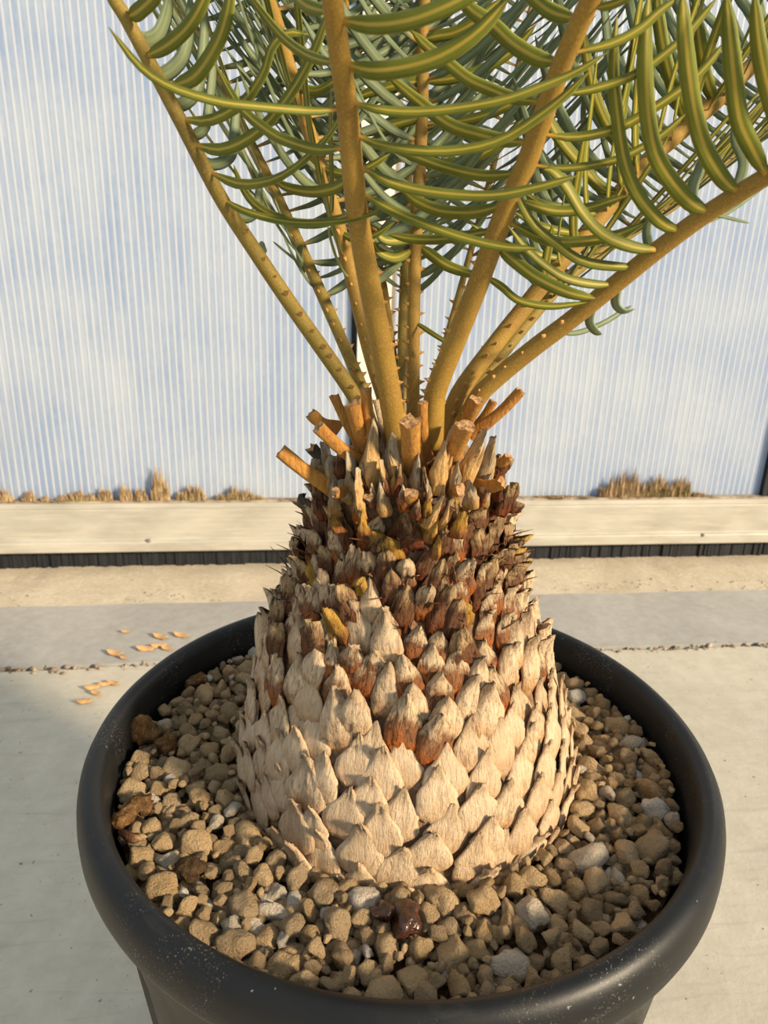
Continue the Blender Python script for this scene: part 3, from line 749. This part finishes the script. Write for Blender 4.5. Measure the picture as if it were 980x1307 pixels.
# leaflets that can be followed one by one: frond, width px, lean of the blade (deg), depth shift at tip, upper face?, points
U, TP = [M['leaf_top'], M['leaf_under']], [M['leaf_under'], M['leaf_top']]
LF = [
 (A_, 18, 10, -.02, 0, [(163, 22), (178, 13), (199, -9), (208, -40)]),
 (A_, 17, 10, -.025, 0, [(187, 72), (214, 58), (241, 34), (261, 0), (268, -30)]),
 (A_, 19, 5, -.03, 0, [(219, 110), (250, 97), (277, 58), (291, 18), (297, -25)]),
 (A_, 15, 15, -.03, 0, [(230, 152), (268, 153), (309, 130), (335, 94), (346, 60), (366, 42), (394, 44)]),
 (A_, 16, 5, -.04, 0, [(248, 185), (286, 191), (331, 168), (371, 121), (403, 63), (425, -4)]),
 (A_, 14, 15, -.05, 0, [(268, 220), (309, 236), (358, 227), (407, 189), (434, 153), (448, 121)]),
 (A_, 10, 30, -.05, 0, [(285, 254), (313, 269), (367, 283), (425, 283), (470, 274), (490, 263)]),
 (A_, 20, 0, .012, 1, [(172, 40), (184, 52), (201, 44), (212, 16), (217, -14)]),
 (A_, 17, 0, .012, 1, [(192, 84), (204, 96), (222, 86), (235, 66), (241, 30), (243, -10)]),
 (A_, 15, 0, .012, 1, [(215, 124), (230, 134), (247, 122), (256, 98), (261, 46), (262, 0)]),
 (A_, 13, 0, .012, 1, [(238, 162), (247, 172), (261, 162), (267, 128), (271, 86), (272, 40)]),
 (A_, 13, 10, .012, 1, [(258, 200), (270, 210), (288, 205), (297, 190), (300, 150), (303, 100)]),
 (A_, 11, 10, .012, 1, [(300, 272), (313, 279), (327, 270), (331, 244), (333, 215)]),
 (A_, 9, 0, .03, 1, [(338, 325), (335, 318), (333, 308)]),
 (C_, 11, 25, -.03, 0, [(430, 140), (395, 142), (322, 136), (277, 130), (219, 112), (178, 85), (138, 34)]),
 (C_, 12, 20, .03, 0, [(436, 189), (406, 191), (372, 182), (343, 168), (305, 135), (273, 79)]),
 (C_, 15, 0, .03, 0, [(418, 15), (392, 7), (372, -14), (362, -40)]),
 (C_, 11, 10, .05, 0, [(428, 80), (406, 76), (383, 65), (357, 43), (323, 0), (310, -25)]),
 (C_, 13, 10, .04, 0, [(444, 230), (424, 241), (395, 245), (362, 238), (345, 222)]),
 (C_, 10, 20, .04, 0, [(450, 272), (412, 285), (370, 283), (331, 265), (310, 240), (298, 210)]),
 (C_, 21, 5, -.02, 0, [(434, 26), (475, 32), (520, 27), (565, 11), (605, -10), (640, -34)]),
 (C_, 21, 5, -.02, 0, [(442, 82), (475, 90), (520, 85), (565, 70), (610, 40), (650, -4)]),
 (C_, 12, 35, -.02, 0, [(449, 131), (486, 141), (531, 144), (587, 139), (645, 128), (690, 112), (735, 93), (775, 67)]),
 (C_, 13, 25, -.02, 0, [(455, 173), (486, 186), (542, 194), (598, 191), (645, 177), (690, 148), (723, 121), (753, 90)]),
 (C_, 13, 25, -.02, 0, [(460, 212), (502, 234), (560, 246), (630, 249), (688, 238), (737, 224)]),
 (C_, 12, 25, -.02, 0, [(463, 248), (502, 270), (542, 287), (590, 304), (643, 316), (686, 317)]),
 (F_, 17, 5, .02, 0, [(735, 24), (708, 17), (690, 5), (676, -10), (664, -34)]),
 (F_, 18, 10, .02, 0, [(712, 79), (685, 74), (654, 56), (630, 34), (600, 12), (575, -14)]),
 (F_, 14, 15, .03, 0, [(694, 131), (656, 126), (622, 113), (598, 102), (574, 83), (545, 60), (524, 38)]),
 (F_, 15, 10, .03, 0, [(673, 182), (645, 180), (610, 172), (576, 161), (547, 140), (520, 118), (494, 96)]),
 (F_, 12, 20, .03, 0, [(658, 221), (630, 224), (602, 222), (560, 211), (520, 196), (488, 184)]),
 (F_, 14, 20, .03, 0, [(642, 262), (615, 270), (590, 272), (560, 269), (532, 257), (512, 242)]),
 (F_, 11, 20, .04, 0, [(630, 294), (596, 301), (560, 306), (525, 305), (495, 299)]),
 (F_, 10, 10, -.01, 0, [(760, 10), (780, 6), (800, -3), (830, -24)]),
 (F_, 11, 15, .0, 0, [(736, 67), (780, 56), (815, 38), (840, 16), (866, -4)]),
 (F_, 10, 15, .0, 0, [(716, 121), (757, 114), (813, 94), (866, 54), (890, 28), (916, -4)]),
 (F_, 11, 10, .0, 0, [(696, 172), (735, 175), (780, 166), (815, 150), (872, 112), (905, 80), (924, 54)]),
 (F_, 9, 15, .0, 0, [(680, 211), (723, 215), (780, 206), (820, 188), (850, 168), (876, 144)]),
 (F_, 12, 15, .0, 0, [(660, 256), (704, 269), (745, 267), (802, 249)]),
 (F_, 12, 15, .0, 0, [(648, 283), (696, 306), (745, 308), (786, 300), (824, 284)]),
 (F_, 9, 10, .0, 0, [(620, 353), (640, 366), (663, 384), (704, 391), (749, 386)]),
 (F_, 15, 0, -.02, 0, [(636, 316), (655, 332), (684, 354), (724, 373), (760, 381)]),
 (I_, 21, 0, -.03, 0, [(906, 271), (883, 260), (854, 227), (834, 187), (825, 120), (824, 50), (828, -10)]),
 (I_, 21, 0, -.03, 0, [(943, 245), (923, 230), (900, 193), (886, 148), (877, 90), (872, 34), (870, -10)]),
 (I_, 21, 0, -.03, 0, [(979, 226), (960, 190), (943, 152), (936, 100), (931, 50), (926, -10)]),
 (I_, 19, 0, -.03, 0, [(1010, 206), (994, 160), (979, 112), (968, 56), (962, -10)]),
 (I_, 17, 0, -.03, 0, [(871, 296), (843, 284), (814, 250), (796, 207), (787, 150), (782, 90), (787, 18)]),
 (I_, 15, 5, -.02, 0, [(840, 319), (809, 316), (771, 301), (743, 273), (723, 240), (706, 220), (694, 217)]),
 (I_, 12, 5, -.02, 0, [(813, 340), (786, 340), (743, 333), (709, 310), (680, 285), (660, 248), (652, 222)]),
 (I_, 11, 10, -.02, 0, [(783, 363), (757, 363), (723, 356), (696, 340), (671, 318), (648, 288)]),
 (I_, 11, 0, .008, 1, [(794, 356), (787, 370), (786, 388), (796, 397), (810, 394)]),
 (I_, 11, 0, .008, 1, [(764, 378), (755, 394), (752, 412), (760, 424), (768, 427)]),
 (I_, 6, 10, .05, 1, [(712, 426), (740, 424), (770, 412), (790, 400), (806, 390)]),
 (I_, 14, 0, .008, 1, [(893, 277), (884, 262), (884, 240), (892, 218), (896, 200)]),
 (I_, 11, 0, .008, 1, [(832, 322), (826, 306), (826, 288), (833, 270)]),
 (I_, 12, 0, .008, 1, [(935, 248), (945, 226), (948, 205), (938, 180), (936, 160)]),
 (I_, 4, 0, .04, 1, [(905, 272), (925, 277), (957, 285)]),
 (I_, 4, 0, .05, 1, [(900, 286), (935, 268), (965, 246), (985, 230)]),
 (H1, 15, 0, -.02, 0, [(912, 130), (901, 101), (892, 50), (886, -8)]),
 (H1, 15, 0, -.02, 0, [(876, 160), (860, 115), (848, 70), (840, 20), (838, -10)]),
 (H1, 14, 5, -.02, 0, [(818, 215), (800, 194), (778, 165), (760, 125), (750, 80), (742, 25)]),
 (H1, 15, 5, -.02, 0, [(793, 247), (766, 239), (737, 206), (714, 178), (698, 148), (690, 110)]),
 (H1, 11, 15, -.02, 0, [(768, 272), (749, 271), (729, 267), (695, 262), (668, 246)]),
 (H1, 10, 15, -.02, 0, [(745, 298), (717, 295), (690, 288), (655, 270)]),
 (H1, 9, 15, -.02, 0, [(718, 330), (695, 327), (665, 320), (630, 304), (600, 286)]),
 (G_, 13, 10, -.01, 0, [(541, 50), (560, 46), (580, 42), (606, 28), (640, -2)]),
 (G_, 12, 10, -.01, 0, [(541, 104), (565, 102), (590, 97), (620, 86), (655, 64), (685, 30)]),
 (G_, 11, 15, -.01, 0, [(539, 158), (587, 155), (623, 146), (655, 132), (700, 108)]),
 (G_, 12, 15, -.01, 0, [(536, 206), (570, 210), (610, 200), (645, 178), (668, 150)]),
 (G_, 12, 10, .0, 0, [(538, 104), (520, 106), (490, 113), (452, 125)]),
 (G_, 12, 10, .0, 0, [(538, 150), (510, 157), (480, 166), (455, 172)]),
 (G_, 13, 15, -.01, 0, [(526, 319), (508, 329), (494, 328), (480, 319), (474, 302)]),
 (G_, 13, 15, -.02, 0, [(536, 314), (549, 324), (569, 338), (590, 346), (610, 352)]),
 (G_, 12, 15, -.02, 0, [(532, 304), (516, 306), (497, 308), (486, 304), (480, 296)]),
 (G_, 6, 15, -.02, 0, [(531, 412), (555, 428), (577, 441)]),
 (D_, 12, 10, -.02, 0, [(376, 110), (400, 116), (420, 108), (440, 90)]),
 (D_, 10, 10, -.02, 0, [(408, 214), (440, 222), (470, 214), (498, 196)]),
 (D_, 9, 10, -.02, 0, [(432, 296), (455, 306), (480, 300), (503, 284)]),
 (B_, 8, 0, -.01, 1, [(388, 350), (384, 338), (382, 322), (384, 312)]),
 (B_, 3, 0, .0, 1, [(382, 336), (365, 322), (348, 308)]),
]
for k, (fr, wpx, lean, dz, top, pts) in enumerate(LF):
    # depth of the base = nearest rachis point as seen by the camera; the tip swings forward or back from there
    best, Yb = 1e9, 0
    for p in fr.P:
        d = p - CAM; zc = d.dot(FW); x = 490 + FPX * d.dot(RT) / zc; y = 653.5 - FPX * d.dot(UP) / zc
        e = (x - pts[0][0]) ** 2 + (y - pts[0][1]) ** 2
        if e < best: best, Yb = e, p.y
    Yb += -.001 if not top else .004
    tot = sum(math.dist(pts[i], pts[i + 1]) for i in range(len(pts) - 1)); L = 0; P = []
    for i, q in enumerate(pts):
        if i: L += math.dist(pts[i - 1], q)
        P.append(on_y(*q, Yb + dz * sin(min(1, L / tot) * pi / 2)))
    P = smoothpath(P, 18); T0 = (P[2] - P[0]).normalized(); view = (CAM - P[0]).normalized()
    W0 = T0.cross(view).normalized(); sgn = 1
    if W0.dot(fr.at(fr.L * .5)[1]) < 0: sgn = -1
    W0 = Matrix.Rotation(radians(lean) * sgn, 3, T0) @ W0
    wid = wpx * 1.12 * depth(P[8]) / FPX / max(.6, cos(radians(lean)))
    # T x W points away from the camera here, so slot 1 (below) is the face the camera sees first: build with the wanted face there
    if k % 3 == 0: W0 = -W0; 
    v, f, uv, mi = leaflet_geo(P, W0, wid, .17)
    # decide which material faces the camera: slot 0 faces along T x W
    face0 = T0.cross(W0).dot(view) > 0
    want = M['leaf_top'] if top else M['leaf_under']; other = M['leaf_under'] if top else M['leaf_top']
    me = mesh('leaflet', v, f, [want, other] if face0 else [other, want], uv, True, mi)
    part('leaflet', me, fr.o); NLEAF[0] += 1

# the remaining leaflets, in two ranks along each frond
def auto(fr, l0, l1, step, length, wid, sides=(1, -1), single=0, vee=.55, droop=.1, fwd=.9, seed=1, mats=None, curl_t=1.0):
    rnd = random.Random(seed); stuff = MB(); n1 = 0; l = l0
    mats = mats or [M['leaf_under'], M['leaf_top']]
    while l < l1:
        for sd_ in sides:
            p, T, r = fr.at(l + (step * .5 if sd_ < 0 else 0))
            N = V((0, 0, 1)) - T * T.z; N = N.normalized() if N.length > .05 else V((0, 1, 0))
            S = T.cross(N).normalized() * sd_
            g = min(1.0, .35 + (l - l0) / .12); Lf = length * g * rnd.uniform(.88, 1.12)
            d = (S * cos(vee) + N * sin(vee) * rnd.uniform(.7, 1.2) - T * droop + V((rnd.gauss(0, .08), rnd.gauss(0, .08), rnd.gauss(0, .08)))).normalized()
            P = [p + S * r * .6]; q = d; K = 9
            for k in range(K):
                q = (q + T * (fwd * curl_t / K) * (1.2 if k < 6 else .5) + N * .03).normalized(); P.append(P[-1] + q * (Lf / K))
            W0 = (T - d * T.dot(d)).normalized() * sd_
            W0 = Matrix.Rotation(rnd.uniform(-.5, .5), 3, d) @ W0
            v, f, uv, mi = leaflet_geo(P, W0, wid * rnd.uniform(.85, 1.15), .25)
            if n1 < single:
                me = mesh('leaflet', v, f, [mats[1], mats[0]], uv, True, mi); part('leaflet', me, fr.o); n1 += 1; NLEAF[0] += 1
            else:
                o_ = len(stuff.v); stuff.add(v, f, uv); stuff.m[-len(f):] = mi
        l += step
    if stuff.v:
        o = part('leaflets', stuff.mesh('leaflets', [mats[1], mats[0]]), fr.o); o['kind'] = 'stuff'
auto(B_, .10, B_.L, .0125, .15, .0062, single=26, seed=2)
auto(D_, .10, D_.L, .0130, .15, .0062, single=24, seed=3)
auto(E_, .12, E_.L, .0125, .15, .0058, single=26, seed=4)
auto(G_, .14, G_.L, .0150, .15, .0060, single=14, seed=5, vee=.8)
auto(G2, .10, G2.L, .0125, .16, .0058, single=28, seed=6)
auto(H1, .12, H1.L, .0140, .14, .0062, single=20, seed=7, vee=.9)
auto(H2, .12, H2.L, .0100, .15, .0058, single=34, seed=8)
auto(K1, .16, K1.L, .0120, .16, .0058, single=20, seed=9)
auto(K2, .16, K2.L, .0120, .16, .0058, single=20, seed=10)
for fr, sd_, sides in ((A_, 12, (1, -1)), (C_, 13, (1, -1)), (F_, 14, (1, -1)), (I_, 15, (1, -1))):
    # parts of the near fronds beyond the top of the frame
    d_ = {A_: .20, C_: .16, F_: .17, I_: .16}[fr]
    auto(fr, fr.L - d_ * .75, fr.L, .016, .12, .0060, sides, 0, seed=sd_)

# spines down the petioles
def spines(fr, l0, l1, step, size, seed):
    rnd = random.Random(seed); b = MB(); l = l0
    while l < l1:
        for sd_ in (1, -1):
            p, T, r = fr.at(l + (step * .45 if sd_ < 0 else 0) + rnd.uniform(-.002, .002)); N = V((0, 0, 1)) - T * T.z; N = N.normalized() if N.length > .05 else V((0, 1, 0))
            S = T.cross(N).normalized() * sd_; d = (S + N * .35 + T * rnd.uniform(-.1, .35)).normalized(); h = size * rnd.uniform(.7, 1.25)
            base = p + (S + N * .35).normalized() * (r * .82); u_ = T; w_ = d.cross(T).normalized(); v = []
            for k in range(6): v.append(base + u_ * (cos(k * pi / 3) * h * .48) + w_ * (sin(k * pi / 3) * h * .30))
            for k in range(6): v.append(base + d * h * .5 + u_ * (cos(k * pi / 3) * h * .20) + w_ * (sin(k * pi / 3) * h * .16))
            v.append(base + d * h + T * h * .1)
            f = [(k, (k + 1) % 6, 6 + (k + 1) % 6, 6 + k) for k in range(6)] + [(6 + k, 6 + (k + 1) % 6, 12) for k in range(6)]
            b.add(v, f, [(0, 0)] * 6 + [(0, .5)] * 6 + [(0, 1)])
        l += step * (1 + .9 * (l - l0) / max(l1 - l0, .01))
    o = part('spines', b.mesh('spines', M['spine']), fr.o); o['kind'] = 'stuff'
for k, (fr, l1) in enumerate(((A_, .16), (B_, .12), (D_, .13), (C_, .12), (E_, .12), (G_, .13), (G2, .13), (F_, .12), (H1, .11), (H2, .12), (I_, .11), (K1, .12), (K2, .12))):
    spines(fr, .024, l1, .0085, .0042, 50 + k)
bpy.context.view_layer.update()

# ------------------------------------------------------------------ pebbles
def rock_mesh(name, seed, mat, sub=2, rough=.42):
    bm = bmesh.new(); bmesh.ops.create_icosphere(bm, subdivisions=sub, radius=1.0); rnd = random.Random(seed)
    planes = [(V((rnd.gauss(0, 1), rnd.gauss(0, 1), rnd.gauss(0, 1))).normalized(), rnd.uniform(.48, .85)) for _ in range(8)]
    sx, sy, sz = rnd.uniform(.95, 1.3), rnd.uniform(.78, 1.0), rnd.uniform(.68, .92)
    for v in bm.verts:
        p = v.co.copy()
        for n, d in planes:
            k = p.dot(n)
            if k > d: p -= n * (k - d) * .85
        p *= 1 + rough * .55 * noise.noise(p * 1.4 + V((seed, 0, 0))) + rough * .24 * noise.noise(p * 3.3 + V((seed, 3, 0))) + rough * .20 * noise.noise(p * 8 + V((seed, 5, 0))) + rough * .14 * noise.noise(p * 17 + V((seed, 8, 0)))
        v.co = V((p.x * sx, p.y * sy, p.z * sz))
    vs_ = [v.co.copy() for v in bm.verts]; fs = [tuple(v.index for v in fc.verts) for fc in bm.faces]; bm.free()
    return mesh(name, [p * .008 for p in vs_], fs, mat)
PEB = {k: [rock_mesh('pebble', 30 + 17 * i + 200 * j, M[k], 3) for i in range(10)] for j, k in enumerate(('peb_tan', 'peb_pale', 'peb_grey'))}
PEBS = {k: [rock_mesh('pebble', 30 + 17 * i + 200 * j, M[k], 2) for i in range(10)] for j, k in enumerate(('peb_tan', 'peb_pale', 'peb_grey'))}
random.seed(77)
spots = []; grid = {}
def near(x, y, r, gap):
    gx, gy = int(x // .02), int(y // .02)
    for i in range(gx - 2, gx + 3):
        for j in range(gy - 2, gy + 3):
            for (a, b_, c_) in grid.get((i, j), ()):
                if (a - x) ** 2 + (b_ - y) ** 2 < ((c_ + r) * gap) ** 2: return True
    return False
SPECIAL = [(186, 930, .0150, 'bark', 'large dark brown bark clump against the left pot wall'), (250, 868, .0095, 'bark', 'brown bark chunk on the pebbles at the back of the pot'),
           (181, 1028, .0095, 'bark', 'fibrous orange-brown bark chip among the left pebbles'), (155, 1044, .0080, 'bark', 'tan bark chip close to the left rim'), (212, 946, .0105, 'bark', 'dark crumbly bark piece beside the large clump'),
           (243, 1108, .0085, 'soil', 'dark soil crumb among the front left pebbles'), (519, 1170, .0105, 'husk', 'shiny dark red-brown husk in front of the trunk'), (490, 1164, .0065, 'husk', 'small dark husk fragment in front of the trunk')]
sp_xy = []
for px, py, r, m_, lab in SPECIAL:
    p = on_z(px, py, PZ + r * .25); sp_xy.append((p.x, p.y, r)); grid.setdefault((int(p.x // .02), int(p.y // .02)), []).append((p.x, p.y, r * .9))
def core_r(x, y): return sqrt((x - .006) ** 2 + (y - .004) ** 2)
for rmin, rmax, tries, gap in ((.0098, .0120, 140, .88), (.0075, .0098, 900, .86), (.0062, .0075, 3500, .84), (.0050, .0062, 9000, .82), (.0038, .0050, 14000, .80), (.0028, .0036, 12000, .84)):
    for _ in range(tries):
        r = random.uniform(rmin, rmax); a = random.uniform(0, 2 * pi); q = sqrt(random.uniform(.118 ** 2, .209 ** 2)); x, y = q * cos(a), q * sin(a)
        if q + r * .9 > .2105 or core_r(x, y) - r * .5 < .1335: continue
        if near(x, y, r, gap): continue
        grid.setdefault((int(x // .02), int(y // .02)), []).append((x, y, r)); spots.append((x, y, r, 1))
under = []
for _ in range(1700):
    r = random.uniform(.004, .0075); a = random.uniform(0, 2 * pi); q = sqrt(random.uniform(.118 ** 2, .207 ** 2))
    under.append((q * cos(a), q * sin(a), r, 0))
def vis(s):
    x, y, r, _ = s; d = V((x, y, PZ)) - CAM; zc = d.dot(FW); px = 490 + FPX * d.dot(RT) / zc; py = 653.5 - FPX * d.dot(UP) / zc
    hid = False
    c = V((.006, .004)); p = V((x, y)); a = V((CAM.x, CAM.y)); dd = (p - a); L = dd.length; dd.normalize()
    t = (c - a).dot(dd)
    if t < L and abs((c - a).x * dd.y - (c - a).y * dd.x) < .125: hid = True
    if py > 1262 or px < 130 or px > 905: hid = True
    return -1 if hid else r / zc
spots.sort(key=vis, reverse=True)
rest = MB(); npb = 0
PTONE = {'peb_tan': 'tan', 'peb_pale': 'whitish', 'peb_grey': 'dull grey-brown'}
def pebble_label(k, x, y, r):
    size = 'large' if r > .0076 else 'medium-sized' if r > .0060 else 'small'
    for (sx, sy, sr), (_, _, _, _, lab) in zip(sp_xy, SPECIAL):
        if (sx - x) ** 2 + (sy - y) ** 2 < (sr + r + .003) ** 2:
            what = {'large dark': 'the large dark bark clump', 'brown bark': 'the brown bark chunk', 'fibrous or': 'the fibrous bark chip', 'tan bark c': 'the tan bark chip', 'dark crumb': 'the crumbly bark piece',
                    'dark soil ': 'the dark soil crumb', 'shiny dark': 'the shiny dark husk', 'small dark': 'the small husk fragment'}[lab[:10]]
            return '%s %s pumice pebble touching %s' % (size, PTONE[k], what)
    q = sqrt(x * x + y * y)
    where = 'against the inner wall of the pot' if q > .192 else 'at the foot of the trunk' if core_r(x, y) < .150 else 'midway between trunk and pot wall'
    return '%s %s pumice pebble lying %s' % (size, PTONE[k], where)
for (x, y, r, lay) in spots + under:
    k = random.choices(('peb_tan', 'peb_pale', 'peb_grey'), (.64, .06, .30))[0]; me = random.choice(PEB[k])
    s = r / .008
    E3 = (random.gauss(0, .35), random.gauss(0, .35), random.uniform(0, 2 * pi))
    if random.random() < .25: E3 = (random.uniform(-1.4, 1.4), E3[1], E3[2])
    lift = max(0, .012 * (1 - abs(core_r(x, y) - .128) / .02)) * 0
    zz = (PZ - .004 + random.uniform(-.0035, .0035) + (.0085 - r) * .5 + .002 * noise.noise((x * 22, y * 22, 0))) if lay else PZ - .010 + random.uniform(-.002, .002)
    if lay and npb < 300:
        o = obj('pebble', me); o.location = (x, y, zz); o.rotation_euler = E3; o.scale = (s, s, s)
        lb = pebble_label(k, x, y, r); tag(o, lb, 'pebble', lb.replace('pebble', 'pebbles')); npb += 1
    else:
        from mathutils import Euler
        T4 = Matrix.Translation((x, y, zz)) @ Euler(E3).to_matrix().to_4x4() @ Matrix.Scale(s, 4)
        me = PEBS[k][PEB[k].index(me)]
        rest.add([T4 @ v.co for v in me.vertices], [tuple(p.vertices) for p in me.polygons], None, ('peb_tan', 'peb_pale', 'peb_grey').index(k))
o = obj('pumice_gravel', rest.mesh('pumice_gravel', [M['peb_tan'], M['peb_pale'], M['peb_grey']])); tag(o, 'bed of small tan pumice gravel filling the black pot', 'gravel', kind='stuff')
for k, ((x, y, r), (px, py, _, m_, lab)) in enumerate(zip(sp_xy, SPECIAL)):
    me = rock_mesh('bark_chunk', 900 + k * 5, M[m_], 3, .75); o = obj({'bark': 'bark_chunk', 'soil': 'soil_clump', 'husk': 'husk'}[m_], me)
    o.location = (x, y, PZ + r * .25); o.scale = (r / .0075,) * 3; o.rotation_euler = (0, .2, k * 1.3); tag(o, lab, {'bark': 'bark', 'soil': 'soil', 'husk': 'husk'}[m_])

# curled dead leaf by the left rim
def strip_leaf(P, wid, mat, name, W0):
    v, f, uv, mi = leaflet_geo(P, W0, wid, .5); return mesh(name, v, f, [mat, mat], uv, True, mi)
p = on_z(150, 1062, PZ + .008); q = on_z(188, 1068, PZ + .008); mid = (p + q) / 2 + V((.002, -.008, .004))
o = obj('dead_leaf', strip_leaf(smoothpath([V(p), mid, V(q)], 10), .007, M['scale_dark'], 'dead_leaf', V((0, .5, 1)))); tag(o, 'curled olive dead leaf by the left pot rim', 'leaf')

# ------------------------------------------------------------------ litter on the floor
random.seed(31)
FALL = [(204, 813, 18, 'small pale orange dry leaf flake on the grey strip'), (231, 811, 18, 'pinkish orange dry leaf flake near the pot rim'), (186, 828, 20, 'curled orange dry leaf in the small leaf heap'),
        (203, 824, 16, 'orange dry leaf on top of the small leaf heap'), (213, 828, 14, 'thin orange dry leaf at the edge of the leaf heap'), (146, 834, 19, 'single orange dry leaf on the grey strip'), (158, 840, 9, 'tiny orange leaf crumb on the grey strip'),
        (118, 875, 16, 'orange dry leaf on the slab below the crack'), (122, 883, 13, 'small bent orange leaf on the slab below the crack'), (108, 893, 16, 'lone orange dry leaf on the beige slab'), (134, 871, 13, 'pale orange leaf flake beside the joint'), (144, 870, 14, 'broad orange leaf flake beside the joint'), (160, 806, 9, 'pale leaf fleck on the grey strip')]
for k, (px, py, L, lab) in enumerate(FALL):
    p = on_z(px, py, .008); n = V((p.x, p.y, 0)); s = L * 1.25 * depth(p) / FPX; a = random.uniform(-.5, .5); dx = V((cos(a), sin(a), 0)); dy = V((-sin(a), cos(a), 0))
    P = [V((0, 0, .002)) + dx * (s * (t - .5)) + V((0, 0, s * .30 * (t - .5) ** 2)) + dy * (s * .12 * sin(t * 3)) for t in [i / 9 for i in range(10)]]
    o = obj('fallen_leaf', strip_leaf(P, s * .50, M['dryleaf'], 'fallen_leaf', dy)); o.location = (p.x, p.y, .0075 if (V((p.x, p.y, 0)) - WO).dot(WN) < .505 else .004)
    tag(o, lab, 'leaf', 'dry leaf flakes on the floor')
b = MB(); chips = [rock_mesh('chip', 700 + i, M['rubble'], 1, .5) for i in range(5)]
for k in range(800):
    u = random.uniform(-1.6, 1.7); w = .507 + random.gauss(0, .008) + .006 * noise.noise((u * 6, 0, 2)); me = random.choice(chips)
    big = .5 + .9 * max(0, noise.noise((u * 3.1, 4, 0)) + .25); s = random.uniform(.35, 1.15) * big
    p = wall_pt(u, w, random.uniform(-.004, .003))
    T4 = Matrix.Translation(p) @ Matrix.Rotation(random.uniform(0, 6), 4, 'Z') @ Matrix.Scale(s, 4)
    b.add([T4 @ v.co for v in me.vertices], [tuple(q.vertices) for q in me.polygons])
o = obj('joint_rubble', b.mesh('joint_rubble', M['rubble'])); tag(o, 'crumbled dirt and stone bits along the floor joint', 'rubble', kind='stuff')
b = MB()
for k in range(420):
    u = random.uniform(-1.7, 1.8); w = .200 + random.gauss(0, .022); me = random.choice(chips); s = random.uniform(.10, .34)
    if noise.noise((u * 2.3, 9, 0)) < -.05: continue
    T4 = Matrix.Translation(wall_pt(u, min(w, .23), .003)) @ Matrix.Scale(s, 4)
    b.add([T4 @ v.co for v in me.vertices], [tuple(q.vertices) for q in me.polygons])
o = obj('loose_grit', b.mesh('loose_grit', M['rubble'])); tag(o, 'fine loose grit on the rough concrete before the wall', 'grit', kind='stuff')
print('leaflets', NLEAF[0], 'scales', nsc, 'pebbles', npb, len(spots))
